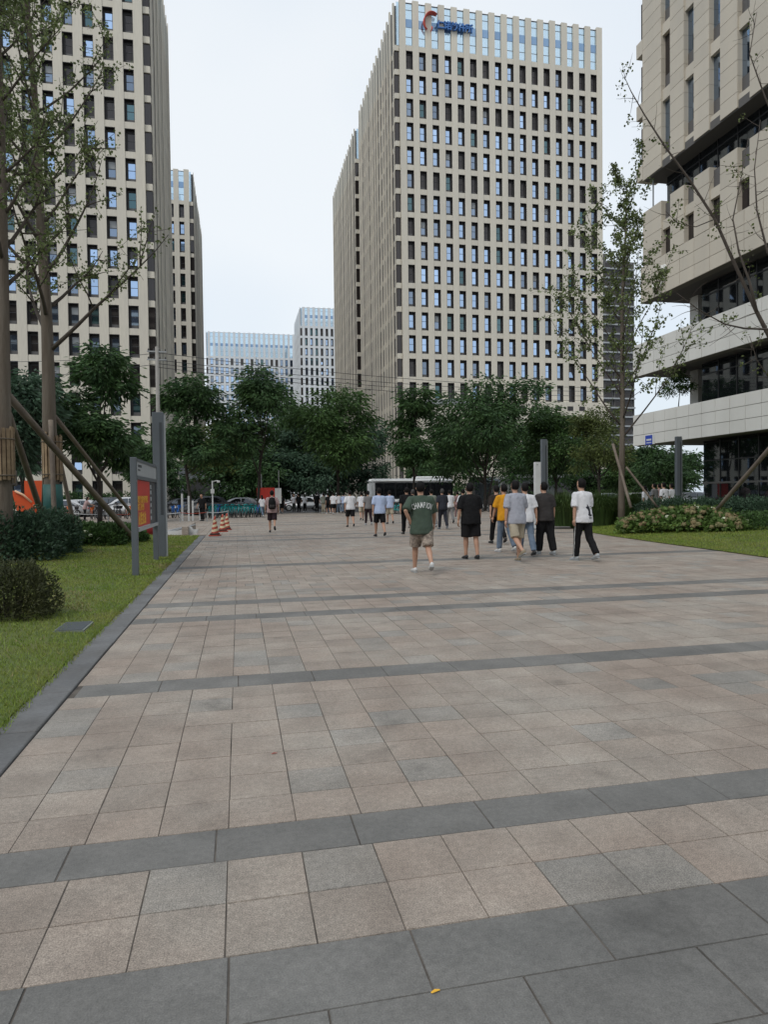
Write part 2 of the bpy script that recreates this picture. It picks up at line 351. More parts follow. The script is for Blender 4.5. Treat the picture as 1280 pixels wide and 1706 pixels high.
lawn('lawn', dict(x0=-24.36, x1=-1.56, y0=-6, y1=27, clip=lambda X, Y: min(X, -1.56)), zl)
lawn('lawn', dict(x0=10.8, x1=26, y0=-6, y1=37.2, clip=lambda X, Y: max(X, min(26, lawn_x(Y)))), zr)
def grass(name, label, pts, zf, hgt, mats=('grass',)):
    n = len(pts); base = np.array([(x, y, zf(x, y)-0.004) for x, y in pts])
    ang = rng.uniform(0, 6.283, n); w = rng.uniform(0.002, 0.0042, n)*np.clip(pts[:, 1]/6, 1, 3.5); h = hgt*rng.uniform(0.5, 1.3, n)
    s = np.stack([np.cos(ang)*w, np.sin(ang)*w, np.zeros(n)], 1); lean = rng.normal(size=(n, 2))*h[:, None]*0.5
    top = base + np.stack([lean[:, 0], lean[:, 1], h], 1)
    v = np.stack([base-s, base+s, top], 1).reshape(-1, 3)
    return tag(put(name, npmesh(name, v, np.arange(n*3).reshape(n, 3), mats, np.array([random.random() < 0.05+(0.5 if noise.noise(Vector((q[0]*.55, q[1]*.55, 3)))+.35*noise.noise(Vector((q[0]*2.2, q[1]*2.2, 8))) > .33 else 0) for q in pts]).astype(int) if len(mats) > 1 else None)), label, 'grass', kind='stuff')
n = 190000
yy = 3.2 + (rng.random(n)**1.7)*24; xx = -1.53 + 0.05*rng.random(n)**3 - (rng.random(n)**1.15)*np.clip(1.5+yy*0.36, 1, 9)
grass('grass', 'mown green lawn between the left kerb and the hedges', np.stack([xx, yy], 1), zl, 0.036, ('grass', 'grassdry'))
n = 60000
yy = 10 + rng.random(n)*19; xx = np.array([lawn_x(q) for q in yy]) - 0.02 + rng.random(n)**1.2*5.5
grass('grass', 'green lawn strip in front of the flower bed on the right', np.stack([xx, yy], 1), zr, 0.05)
# ------------------------------------------------------------------ towers
def window_mesh(bw, wh, dep, side, glass, slim=False):
    """Frame lining (dark), transom, bottom panel; returns (frame mesh, pane mesh). Local: x centred, z from sill, y=0 pier face."""
    bm = bmesh.new(); hw = bw/2; t = 0.05; sw = 0.04 if slim else 0.20; hp_ = 0.12 if slim else 0.40
    box(bm, -hw, -hw+t, 0.05, dep, 0, wh); box(bm, hw-t, hw, 0.05, dep, 0, wh)
    box(bm, -hw+t, hw-t, 0.05, dep, wh-0.07, wh); 
    box(bm, -hw+t, hw-t, dep-0.12, dep-0.001, wh-hp_, wh-0.07)                                   # dark head panel
    xs = (hw-t-sw, hw-t) if side > 0 else (-hw+t, -hw+t+sw)
    box(bm, xs[0], xs[1], dep-0.14, dep-0.002, 0.0, wh-hp_)                                       # dark side louvre
    xp = (-hw+t, hw-t-sw) if side > 0 else (-hw+t+sw, hw-t)
    box(bm, xp[0], xp[1], dep-0.10, dep-0.003, 0.0, 0.48, 1)                                       # bottom panel
    box(bm, xp[0], xp[1], dep-0.08, dep-0.004, wh*0.52, wh*0.52+0.05, 2)
    fm = mesh('window', bm, ['reveal', 'winpanel', 'winframe'])
    panes = []
    for g in glass:
        bm = bmesh.new(); box(bm, xp[0], xp[1], dep-0.045, dep-0.02, 0.48, wh-hp_); panes.append(mesh('pane', bm, g))
    zt, zm, zb = wh-hp_, wh*0.52, 0.48
    bm = bmesh.new(); box(bm, xp[0], xp[1], dep-0.045, dep-0.02, zb, zt); box(bm, xp[0]+.02, xp[1]-.02, dep-0.075, dep-0.05, zt-(zt-zb)*.45, zt-.02, 1); panes.append(mesh('pane', bm, [glass[1], 'grey_light']))     # half lowered blind
    bm = bmesh.new(); box(bm, xp[0], xp[1], dep-0.045, dep-0.02, zb, zt)                                                  # tilted open sash
    v = [bm.verts.new(q) for q in ((xp[0],dep-0.10,zm),(xp[1],dep-0.10,zm),(xp[1]-.02,dep-0.42,zb+.06),(xp[0]+.02,dep-0.42,zb+.06),(xp[0],dep-0.06,zm),(xp[1],dep-0.06,zm),(xp[1]-.02,dep-0.38,zb+.06),(xp[0]+.02,dep-0.38,zb+.06))]
    for q in ((0,1,2,3),(7,6,5,4),(0,4,5,1),(1,5,6,2),(2,6,7,3),(3,7,4,0)): bm.faces.new([v[i] for i in q]).material_index = 1
    panes.append(mesh('pane', bm, [glass[2], glass[0]]))
    return fm, panes
def tower(label, X0, Wd, Y0, D, roof, crown, fl, rws, bay, nb, mir=False, mats=('cream','creamside'), fpitch=2.1, probs=(0.5,0.2,0.2,0.1), notch=0.9, wfr=0.53, side_rows=True, wh_f=0.775, skip=None, zlow=0.0, finc=0.29, slim=False):
    root = thing('office_tower', label, 'building', (X0, Y0, 0)); fx = (lambda a, b: (Wd-b, Wd-a)) if mir else (lambda a, b: (a, b))
    cb = roof-crown; dep = 0.62; pw = bay*(1-wfr); bw = bay*wfr; wh = fl*wh_f; sp = fl-wh
    bm = bmesh.new(); box(bm, *fx(0.95, Wd-0.8), 0.66, D-0.7, 0, cb-0.3); mk('core', bm, 'core', root)
    bm = bmesh.new(); box(bm, *fx(0.9, Wd-0.9), 0.9, D-1.2, cb-0.5, cb-0.29); box(bm, *fx(3, Wd-3), 5, D-5, cb, cb+crown*0.5); mk('roof', bm, 'grey_light', root)
    bm = bmesh.new(); box(bm, -pw/2, pw/2, 0, 0.60, 0, roof); pm = mesh('pier', bm, mats[0])
    for i in range(nb+1):
        a, b = fx(notch+i*bay, notch+i*bay+pw); put('pier', pm, root, ((a+b)/2, 0, random.uniform(-.08, .08)))
    xe = notch+nb*bay+pw
    bm = bmesh.new(); box(bm, *fx(notch+0.02, xe-0.02), 0.07, 0.655, -sp, 0); box(bm, *fx(0.12, notch-0.03), 0.34, 0.88, -sp, 0); sm = mesh('spandrel', bm, mats[0])
    for k in range(rws+1): put('spandrel', sm, root, (0, 0, cb-k*fl))
    # corner notch: dark glass behind, posts
    bm = bmesh.new(); box(bm, *fx(notch-0.03, notch+0.05), 0.62, 0.94, zlow, cb); mk('corner_jamb', bm, 'reveal', root)
    bm = bmesh.new(); box(bm, *fx(0.14, notch-0.05), 0.52, 0.86, 0, wh); cwm = mesh('corner_window', bm, 'g_dark')
    for k in range(rws): put('corner_window', cwm, root, (0, 0, cb-k*fl-fl))
    fm, panes = window_mesh(bw-0.03, wh, 0.30 if slim else dep, -1 if mir else 1, ('g_sky','g_mid','g_dark','g_teal'), slim)
    for k in range(rws):
        zc = cb-k*fl-fl
        dk = random.random() < 0.15 or k == 0
        for i in range(nb):
            if skip and skip(k, i): continue
            a, b = fx(notch+i*bay+pw, notch+(i+1)*bay)
            w_ = put('window', fm, root, ((a+b)/2, 0, zc))
            pr = list(probs)
            if dk: pr = [pr[0]*0.3, pr[1], pr[2]+0.5, pr[3]]
            put('pane', panes[random.choices(range(6), pr+[.07, .035])[0]], w_)
    # crown glass
    bm = bmesh.new(); box(bm, -bw/2, bw/2, 0.30, 0.34, 0, crown-0.35); box(bm, -bw/2, bw/2, 0.26, 0.38, crown*0.42, crown*0.42+1.25, 1)
    for q in (0.2, 0.8): box(bm, -bw/2, bw/2, 0.28, 0.36, crown*q, crown*q+0.06, 2)
    box(bm, -bw/2, bw/2, 0.24, 0.40, crown-0.35, crown-0.25, 2)
    gm = mesh('crown_pane', bm, ['g_crown', 'g_crown2', 'winframe'])
    for i in range(nb):
        a, b = fx(notch+i*bay+pw, notch+(i+1)*bay); put('crown_pane', gm, root, ((a+b)/2, 0, cb))
    bm = bmesh.new(); box(bm, *fx(0.45, notch-0.04), 0.30, 0.34, cb, roof-0.3); mk('crown_pane', bm, 'g_crown', root)
    # side fins: dark inner lining puts shade between them into the colour
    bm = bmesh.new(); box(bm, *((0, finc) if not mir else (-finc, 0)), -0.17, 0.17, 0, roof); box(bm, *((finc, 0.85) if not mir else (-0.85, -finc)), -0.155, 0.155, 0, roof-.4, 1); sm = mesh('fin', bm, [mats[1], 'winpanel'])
    nf = int((D-notch)/fpitch); fp = (D-notch-0.3)/nf
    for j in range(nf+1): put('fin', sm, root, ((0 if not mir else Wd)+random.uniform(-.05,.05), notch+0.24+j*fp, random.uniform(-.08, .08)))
    bm = bmesh.new(); box(bm, *fx(0.35, 0.94), notch, D-0.05, -sp, 0); sm = mesh('side_spandrel', bm, mats[0])
    for k in range(rws+1): put('side_spandrel', sm, root, (0, 0, cb-k*fl))
    bm = bmesh.new(); box(bm, *fx(0.6, 0.66), notch, D-0.1, cb, roof-0.4); mk('side_crown_pane', bm, 'g_crown', root)
    return root
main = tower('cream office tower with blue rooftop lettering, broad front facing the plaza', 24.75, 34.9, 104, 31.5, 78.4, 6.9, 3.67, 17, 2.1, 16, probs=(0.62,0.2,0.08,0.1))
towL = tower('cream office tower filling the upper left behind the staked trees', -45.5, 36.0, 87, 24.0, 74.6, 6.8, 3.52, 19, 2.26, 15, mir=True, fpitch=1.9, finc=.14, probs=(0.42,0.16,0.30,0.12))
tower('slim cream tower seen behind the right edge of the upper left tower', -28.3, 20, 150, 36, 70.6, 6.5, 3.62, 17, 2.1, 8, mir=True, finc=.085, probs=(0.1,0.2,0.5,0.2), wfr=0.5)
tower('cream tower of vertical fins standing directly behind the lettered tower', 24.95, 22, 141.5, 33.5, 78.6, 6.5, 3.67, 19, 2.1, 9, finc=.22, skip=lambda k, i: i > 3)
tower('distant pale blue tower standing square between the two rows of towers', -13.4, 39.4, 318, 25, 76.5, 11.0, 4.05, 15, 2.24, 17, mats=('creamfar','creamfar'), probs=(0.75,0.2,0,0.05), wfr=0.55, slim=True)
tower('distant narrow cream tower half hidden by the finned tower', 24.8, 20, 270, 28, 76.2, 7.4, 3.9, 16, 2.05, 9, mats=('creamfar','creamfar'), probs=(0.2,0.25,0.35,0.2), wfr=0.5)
# rooftop sign of the main tower: red crescent logo and blue characters standing off the piers
def text_mesh(txt, size, depth, m_, bold=0.0):
    cu = bpy.data.curves.new('lettering', 'FONT'); cu.body = txt; cu.size = size; cu.extrude = depth; cu.offset = bold; cu.align_x = 'LEFT'
    o = bpy.data.objects.new('lettering', cu); me = bpy.data.meshes.new_from_object(o); bpy.data.objects.remove(o); bpy.data.curves.remove(cu)
    me.materials.clear(); me.materials.append(M[m_]); return me
sg = thing('rooftop_sign', 'red crescent emblem with blue characters mounted on the tower crown', 'sign', (29.9, 103.7, 75.2)); sg.scale = (.82, 1, .78)
bm = bmesh.new(); pts = []; rr = []
for i in range(13):
    t = R(60+170*i/12); pts.append((math.cos(t)*1.7+1.2, 0, math.sin(t)*1.9)); rr.append((0.12, 0.22+0.42*math.sin(math.pi*min(1, 0.12+i/13))))
tube(bm, pts, rr, 10, (0,1,0)); tube(bm, [(0.9,0,-1.7),(1.15,0,-1.2),(1.1,0,-0.7)], [(0.1,0.06),(0.1,0.32),(0.1,0.06)], 8, (0,1,0))
mk('emblem', bm, 'red_sign', sg, smooth=True)
xq = 2.0
for ch in '仁诺软件所':
    me = text_mesh(ch, 1.75, 0.15, 'blue_sign', 0.035); o = put('character', me, sg, (xq, 0.05, -0.75)); o.rotation_euler = (R(90), 0, 0); xq += 1.42
for xq in (1.6, 3.2, 4.8, 6.4, 8.0): bxo('bracket', (xq-.04, xq+.04, 0.1, 0.32, -0.75, -0.65), 'steel', sg)
# podium of the main tower
bm = bmesh.new(); box(bm, 1.2, 36, -1.2, 0.4, 12.0, 16.4); mk('podium_wall', bm, 'cream', main)
bm = bmesh.new(); box(bm, 1.2, 36, -1.0, 0.4, 0, 4.2); mk('shopfront', bm, 'g_shop', main)
bm = bmesh.new(); box(bm, 1.2, 37, -3.2, 0.3, 4.2, 6.6); mk('canopy', bm, 'cream', main)
bm = bmesh.new(); box(bm, -0.5, 0.5, -1.24, -1.1, 15.0, 15.7); vm = mesh('vent', bm, 'reveal')
for i in range(14): put('vent', vm, main, (3.1+i*2.1+.5, 0, 0))
bm = bmesh.new(); box(bm, -0.6, 0.6, -1.06, -0.9, 0, 3.6); vm = mesh('shop_column', bm, 'soffit')
for i in range(9): put('shop_column', vm, main, (3.6+i*4.0, 0, 0))
st = thing('stair_block', 'small cream plant block with parapet rising above the street trees', 'building', (26.6, 92, 0))
bxo('wall', (0, 5.6, 0, 6, 0, 14.2), 'cream', st); bxo('parapet', (-0.15, 5.75, -0.15, 6.15, 14.2, 14.9), 'grey_light', st); bxo('panel', (3.4, 5.0, -0.06, 0.05, 11.4, 13.6), 'beige', st)
# ------------------------------------------------------------------ white banded building on the right
XR, YE = 22.8, 36.0
rb = thing('banded_office_building', 'beige and white panelled building with stacked overhanging bands on the right', 'building', (XR, 0, 0))
def band(z0, z1, nrow, m_, y_a, y_b, pw, xo=0.0):
    bxo('band_wall', (xo+0.03, xo+0.5, y_a, y_b, z0, z1), 'groove', rb)
    nb = round((y_b-y_a)/pw); w = (y_b-y_a)/nb; h = (z1-z0)/nrow
    bm = bmesh.new(); box(bm, -0.022, 0.03, 0.012, w-0.012, 0.012, h-0.012); pm = mesh('panel', bm, m_)
    for i in range(nb):
        for j in range(nrow): put('panel', pm, rb, (xo+random.uniform(-.003,.003), y_a+i*w, z0+j*h))
    bm = bmesh.new(); box(bm, -0.008, 0.5, 0.0, 0.04, 0.0, z1-z0); mk('end_panel', bm, m_, rb, (xo, y_b, z0))
for z0, z1 in ((4.2, 6.0), (8.2, 10.05)):
    band(z0, z1, 3, 'white_panel', 12, YE, 1.0)
    bxo('floor_slab', (0.5, 20, 12, YE-0.1, z0+0.06, z0+0.4), 'soffit', rb)
band(12.3, 14.35, 3, 'beige', 12, 35.2, 1.15)
bxo('floor_slab', (0.5, 20, 12, 34.9, 12.36, 12.7), 'soffit', rb)
# glazed storeys set back
gl = bpy.data.meshes
for z0, z1, xb, ye in ((0.25, 4.2, 1.6, 32.0), (6.0, 8.2, 1.2, 31.6), (10.0, 12.3, 1.2, 31.6), (17.3, 19.2, 1.0, 34.25)):
    bxo('inner_wall', (xb+2.6, xb+2.8, 12, ye, z0, z1), 'core', rb)
    bxo('end_wall', (xb+0.2, 19, ye-0.2, ye-0.05, z0, z1), 'soffit', rb)
    nm = round((ye-12)/1.35); w = (ye-12)/nm
    bm = bmesh.new(); box(bm, 0, 0.03, 0.03, w-0.03, z0+0.02, z1-0.02); pm = mesh('glass_panel', bm, 'g_shop')
    bm = bmesh.new(); box(bm, -0.03, 0.07, -0.03, 0.03, z0, z1); mm = mesh('mullion', bm, 'blackmetal')
    for i in range(nm): put('glass_panel', pm, rb, (xb, 12+i*w, 0)); put('mullion', mm, rb, (xb, 12+i*w, 0))
    bxo('transom', (xb-0.035, xb+0.06, 12, ye, z0+(z1-z0)*0.72, z0+(z1-z0)*0.72+0.06), 'blackmetal', rb)
for zz in (0.9, 1.9): bxo('transom', (1.56, 1.66, 12, 32, zz, zz+0.10), 'soffit', rb)
for i in range(6): bxo('column', (2.4, 2.9, 14+i*3.4, 14.5+i*3.4, 0.2, 4.2), 'white_panel', rb)
for zz in (6.0, 10.05): bxo('terrace_column', (2.2, 2.9, 33.2, 33.9, zz, zz+2.3), 'white_panel', rb); bxo('terrace_wall', (3.6, 4.6, 33.6, 33.8, zz, zz+2.3), 'white_panel', rb)
# beige upper wall with tall window slots
ypx = [1110, 1150, 1192, 1240, 1296]
ys = [atX(px, 150, XR).y for px in ypx]
def pier_panels(y_a, y_b, z0, z1, h=0.72):
    bxo('pier_wall', (0.03, 0.75, y_a, y_b, z0, z1), 'groove', rb)
    n_ = max(1, round((z1-z0)/h)); hh = (z1-z0)/n_
    bm = bmesh.new(); box(bm, -0.022, 0.03, 0.004, y_b-y_a-0.004, 0.011, hh-0.011); pm = mesh('panel', bm, 'beige')
    bm = bmesh.new(); box(bm, -0.011, 0.76, -0.012, 0.004, 0.006, hh-0.006); rm = mesh('reveal_panel', bm, 'beige')
    for j in range(n_): put('panel', pm, rb, (0, y_a, z0+j*hh)); put('reveal_panel', rm, rb, (0, y_a, z0+j*hh))
ww = 0.78
ycent = sorted(ys, reverse=True) ; stepy = (ycent[0]-ycent[3])/3; ycent = [ycent[0]-i*stepy for i in range(8)]
ytop = 35.0
prev = ytop
fr = bmesh.new()
for yc in ycent:
    a, b = yc+ww/2, prev
    pier_panels(a, b, 19.15, 40.2); pier_panels(a, b, 14.36, 17.35)
    for k in range(6):
        z0 = 19.15+0.42+k*3.5
        bxo('sill_beam', (0.06, 0.74, yc-ww/2, yc+ww/2, z0-0.42, z0+0.18), 'beige', rb)
        w_ = bxo('window', (0.24, 0.30, yc-ww/2, yc+ww/2, z0+0.18, z0+0.95), 'winpanel', rb)
        bxo('pane', (0.25, 0.29, yc-ww/2, yc+ww/2, z0+0.96, z0+3.08), random.choice(('g_dark','g_dark','g_mid')), w_)
    w_ = bxo('window', (0.24, 0.30, yc-ww/2, yc+ww/2, 14.36, 14.5), 'winpanel', rb); bxo('pane', (0.25, 0.29, yc-ww/2, yc+ww/2, 14.5, 15.75), 'g_dark', w_)
    bxo('sill_beam', (0.06, 0.74, yc-ww/2, yc+ww/2, 15.75, 16.25), 'beige', rb); bxo('window', (0.24, 0.30, yc-ww/2, yc+ww/2, 16.25, 17.2), 'winpanel', rb)
    prev = yc-ww/2
pier_panels(12, prev, 19.15, 40.2); pier_panels(12, prev, 14.36, 17.35)
fr.free()
bxo('soffit', (0.045, 12, 12, 34.95, 19.10, 19.5), 'soffit', rb); bxo('core', (0.8, 12, 12, 34.6, 19.5, 40), 'core', rb)
bxo('core', (0.8, 12, 12, 34.6, 14.3, 17.3), 'core', rb); bxo('far_wall', (0.8, 12, 34.6, 34.9, 19.5, 40), 'beige', rb); bxo('far_wall', (0.8, 12, 34.6, 34.9, 12.8, 17.3), 'beige', rb)
for k in range(6): bxo('balcony', (-0.02, 1.2, 35.02, 35.6, 19.3+k*3.5, 20.1+k*3.5), 'beige', rb); bxo('balcony_window', (0.1, 1.2, 35.0, 35.3, 20.1+k*3.5, 22.2+k*3.5), 'g_dark', rb)
for zz in (17.35,): bxo('terrace_post', (0.3, 0.36, 34.5, 34.56, zz, zz+1.85), 'grey_light', rb)
# address plate
pl = thing('address_plate', 'small blue and white street plate on the lowest white band', 'sign', (XR-0.05, 0, 0))
p0 = atX(1083, 733, XR); bxo('plate', (0, 0.02, p0.y-0.33, p0.y+0.33, p0.z-0.26, p0.z+0.26), 'plate_blue', pl); bxo('plate_end', (-0.002, 0.018, p0.y-0.55, p0.y-0.34, p0.z-0.26, p0.z+0.26), 'white_paint', pl)
bxo('text_line', (-0.006, 0.0, p0.y-0.25, p0.y+0.22, p0.z-0.04, p0.z+0.06), 'white_paint', pl); bxo('text_line', (-0.006, 0.0, p0.y-0.25, p0.y+0.22, p0.z-0.18, p0.z-0.13), 'white_paint', pl)
# round wall emblem on the beige band (pale ring with two lobes)
em = thing('wall_emblem', 'pale round emblem fixed to the beige wall behind the thin tree', 'emblem', (0, 0, 0))
p0 = atX(1098, 462, XR-0.1); bm = bmesh.new(); n_ = 20
tube(bm, [(XR-0.1, p0.y+math.cos(R(120+t*22))*0.55, p0.z+math.sin(R(120+t*22))*0.62) for t in range(11)], [(0.05,0.06)]+[(0.05,0.13)]*9+[(0.05,0.06)], 8, (1,0,0)); mk('ring', bm, 'white_panel', em, smooth=True)
for dy, dz in ((-0.45, 0.35),):
    bm = bmesh.new(); ellipsoid(bm, (XR-0.1, p0.y+dy, p0.z+dz), (0.05, 0.28, 0.2), 10, 6); mk('lobe', bm, 'white_panel', em, smooth=True)
# ------------------------------------------------------------------ other buildings
rt = thing('apartment_tower', 'dark grey apartment tower with white balcony lines beyond the thin tree', 'building', (127, 232, 0))
bxo('core', (0, 20.2, 0.6, 18, 0, 88.2), mat('apartment_grey', (0.15,0.15,0.155), 0.7, var=0.2, vscale=0.3), rt)
bm = bmesh.new(); box(bm, -0.2, 20.4, -0.6, 0.7, 0, 0.55); sm = mesh('balcony_slab', bm, 'grey_light')
bm = bmesh.new()
for i in range(5): box(bm, 0.6+i*4, 3.4+i*4, 0.45, 0.62, 0.75, 2.7)
wm = mesh('window', bm, 'g_dark')
for k in range(25): put('balcony_slab', sm, rt, (0, 0, 2+k*3.45)); put('window', wm, rt, (0, 0, 2+k*3.45))
for i in range(6): bxo('wall_rib', (0.1+i*4-0.15, 0.1+i*4+0.25, 0.1, 0.65, 0, 88), 'soffit', rt)
bxo('roof_block', (5, 11, 4, 10, 88.2, 92), 'soffit', rt)
hb = thing('guard_house', 'low white building with flat roof behind the parked cars on the right', 'building', (33, 76.5, 0))
bxo('wall', (0, 16, 0, 6, 0, 3.4), 'grey_light', hb); bxo('roof', (-0.4, 16.4, -0.6, 6.4, 3.4, 3.75), 'white_paint', hb)
for i in range(4): bxo('window', (1.2+i*3.8, 3.4+i*3.8, -0.04, 0.1, 0.9, 2.7), 'g_dark', hb)
sh = thing('annex_building', 'small grey corrugated annex beside the foot of the upper left tower', 'building', (-8.3, 101, 0))
bxo('wall', (0, 6, 0, 8, 0, 6.3), 'grey_light', sh); bxo('roof', (-0.3, 6.3, -0.3, 8.3, 6.3, 6.7), 'soffit', sh); bxo('shutter', (0.6, 5.4, -0.05, 0.1, 0.1, 3.9), 'soffit', sh)
# the buildings behind the viewer, seen in the glass only
for i, (x0, x1, h_) in enumerate(((-75, -22, 70), (-8, 60, 62))):
    t_ = thing('office_block', ('long cream block behind the viewer to the left', 'long cream block behind the viewer to the right')[i], 'building', (x0, -75, 0))
    bxo('wall', (0, x1-x0, -20, 0, 0, h_), 'cream', t_)
    for k in range(int(h_/3.6)): bxo('window_band', (1, x1-x0-1, -0.1, 0.05, 1.2+k*3.6, 3.4+k*3.6), 'g_dark', t_)
# ------------------------------------------------------------------ trees and plants
def rv(): return Vector(rng.normal(size=3)).normalized()
def grow(p, d, L, n, wob, up):
    pts = [p.copy()]; d = d.normalized()
    for i in range(n):
        d = (d + rv()*wob + Vector((0,0,up))).normalized(); pts.append(pts[-1]+d*(L/n))
    return pts
def taper(r0, r1, n): return [r0+(r1-r0)*(i/(n-1))**0.8 for i in range(n)]
def dense_tree(label, X, Y, H, zc, rx, leaf='leaf_dark', nclump=110, per=80, lsize=0.40, trunk_r=0.16, lobes=7, group=None, name='street_tree', lean=(0,0), twin=False):
    """Broad crown of drooping leaf clumps on several limb-borne lobes."""
    root = thing(name, label, 'tree', (X, Y, 0), 0, group); bm = bmesh.new(); P, D = [], []
    top = Vector((lean[0], lean[1], zc+0.3)); tp = grow(Vector((0,0,0)), Vector((lean[0]*.3, lean[1]*.3, zc)), zc+0.5, 7, 0.05, 0.05)
    tube(bm, tp, taper(trunk_r, trunk_r*0.6, len(tp)), 8)
    if twin: q = grow(Vector((0.1,0,0.2)), Vector((0.25,0,1)), zc, 7, 0.05, 0.02); tube(bm, q, taper(trunk_r*.8, trunk_r*.5, len(q)), 8)
    cents = []
    for k in range(lobes):
        a = 2*math.pi*k/lobes+random.uniform(-.5,.5); f = random.uniform(0.35, 0.78) if k else 0.1; zz = zc+(H-zc)*random.uniform(0.10, 0.74)
        if k == 0: zz = H-rx*0.52
        if k == 1: f = 0.28; zz = H-rx*0.80
        c = Vector((math.cos(a)*rx*f+lean[0], math.sin(a)*rx*f+lean[1], zz)); r = rx*random.uniform(0.42, 0.60)*(1.05 if zz < zc+(H-zc)*.6 else 0.85)
        if k < 2: r = rx*0.55
        cents.append((c, r))
        s = tp[random.choice((4,5,6,7))]; mid = s.lerp(c, 0.5)+Vector((0,0,-0.25)); tube(bm, [s, mid, c], [trunk_r*.45, trunk_r*.3, trunk_r*.12], 6)
        for _ in range(3):
            e = c+rv()*r*0.8; tube(bm, [c.lerp(s, 0.25), c.lerp(e, .5)+Vector((0,0,.1)), e], [trunk_r*.16, trunk_r*.11, .012], 5)
    mk('trunk', bm, 'bark2', root, smooth=True)
    for k in range(nclump):
        c, r = cents[k % len(cents)]; d = rv(); d.z = d.z*0.8+0.15; d.normalize()
        q = c + d*r*(random.random()**0.35); q.z = max(q.z, zc*0.82+random.random()*0.6)
        n = int(per*random.uniform(0.6, 1.4)); u = rng.normal(size=(n, 3)); u[:, 2] *= 0.8; cr_ = r*0.40
        off = u*np.array([cr_*.58, cr_*.58, cr_*.45])
        P.append(np.array(q)+off*1.0); dd = u*np.array([1,1,.25])+np.array(d)*0.5; dd[:, 2] -= 0.45+0.3*rng.random(n); D.append(dd)
    P = np.concatenate(P); D = np.concatenate(D); v, f = leaves(P, D, lsize, lsize*0.36, 0.12)
    put('crown', npmesh('crown', v, f, leaf), root)
    return root
def sparse_tree(label, X, Y, H, seed, leaf='leaf_gink', trunk_r=0.2, first=0.35, nlimb=16, limb=4.0, leafden=1.0, spread=0.75, name='ginkgo_tree', low_gap=0.0, z0=0.0, lsize=0.085, ang=None, per=5):
    """Ginkgo: straight leader, ascending limbs, short spurs with little fans of leaves."""
    root = thing(name, label, 'tree', (X, Y, z0)); global rng
    st, rng0 = random.getstate(), rng; random.seed(seed); rng = np.random.default_rng(seed)
    bm = bmesh.new(); P, D = [], []
    tr = grow(Vector((0,0,0)), Vector((0,0,1)), H, 16, 0.03, 0.08); rad = taper(trunk_r, 0.02, 17); tube(bm, tr, rad, 10)
    mk('trunk', bm, 'bark', root, smooth=True)
    bm = bmesh.new()
    def spur(pts, dens, r):
        for a, b in zip(pts, pts[1:]):
            L = (b-a).length
            for _ in range(max(1, int(L*dens*rng.uniform(.7, 1.3)))):
                q = a.lerp(b, random.random()); o = rv()*0.10
                nl = rng.integers(max(1, per-2), per+3); P.append(np.array(q+o)+rng.normal(size=(nl, 3))*0.055); D.append(rng.normal(size=(nl, 3))+np.array([0,0,-.15]))
    spur(tr[10:], 9*leafden, 0.1)
    for k in range(nlimb):
        t = first+(0.96-first)*(k+random.random()*.6)/nlimb; i = min(15, int(t*16)); p = tr[i].lerp(tr[i+1], t*16-i)
        a = k*2.4+random.uniform(-.5,.5) if ang is None else random.choice(ang)+random.uniform(-.5,.5)
        L = limb*(1.15-t*0.85)*random.uniform(.75,1.25); d = Vector((math.cos(a)*spread, math.sin(a)*spread, random.uniform(.45,.8)))
        pts = grow(p, d, L, 8, 0.10, 0.07); r0 = rad[i]*0.42; tube(bm, pts, taper(r0, 0.008, 9), 6); spur(pts[3:], 7*leafden, .1)
        for j in range(5):
            q = pts[random.randint(2, 7)]; s = grow(q, (pts[-1]-pts[0]).normalized()*0.7+rv()*.8, L*random.uniform(.25,.45), 5, 0.16, 0.06); tube(bm, s, taper(max(.009, r0*.35), 0.005, 6), 5); spur(s[1:], 8*leafden, .08)
            for _ in range(2):
                w = grow(s[random.randint(1, 4)], rv()+Vector((0,0,.3)), L*.15, 3, .2, 0.0); tube(bm, w, [.007,.006,.005,.004], 4); spur(w, 6*leafden, .08)
    mk('limb', bm, 'twig', root, smooth=True)
    if P:
        P = np.concatenate(P); D = np.concatenate(D); v, f = leaves(P, D, lsize, lsize*1.05, 0.1); put('crown', npmesh('crown', v, f, leaf), root)
    random.setstate(st); rng = rng0
    return root
# street trees along the road (dense dark crowns)
G1 = 'broad dark street trees along the road'
def tree_px(label, px, top, Y, rpx, zc, **k):
    b = atY(px, 830, Y); t = atY(px, top, Y); return dense_tree(label, b.x, Y, t.z, zc, rpx*.93*Y/F_PX, group=G1, **k)
tree_px('dark street tree with two separate crown masses right of the tall grey light column', 318, 622, 57, 62, 4.2, nclump=120, lobes=6, leaf='leaf_dark')
tree_px('tall dark street tree rising in front of the distant pale tower', 430, 612, 58, 64, 5.0, nclump=135, lobes=7, leaf='leaf_dark')
tree_px('broad rounded street tree left of the white bus', 562, 640, 60, 78, 4.2, nclump=150, lobes=7, leaf='leaf_mid')
tree_px('slender street tree whose trunk crosses the bus roof', 690, 645, 56, 52, 4.0, nclump=95, lobes=5, leaf='leaf_dark', trunk_r=0.12)
tree_px('largest dark street tree in front of the lettered tower', 808, 628, 57, 92, 3.6, nclump=190, lobes=9, leaf='leaf_dark', twin=True)
tree_px('mid green street tree behind the white totem', 926, 668, 58, 74, 3.6, nclump=130, lobes=7, leaf='leaf_mid')
tree_px('olive street tree at the right end of the row', 1000, 672, 50, 56, 2.6, nclump=110, lobes=6, leaf='leaf_olive', lsize=0.26)
tree_px('dark tree massed behind the leaning wooden stakes', 165, 578, 44, 76, 3.6, nclump=170, lobes=8, leaf='leaf_dark')
tree_px('dark tree half hidden behind the leftmost trunk', 40, 612, 40, 78, 3.2, nclump=140, lobes=7, leaf='leaf_blue')
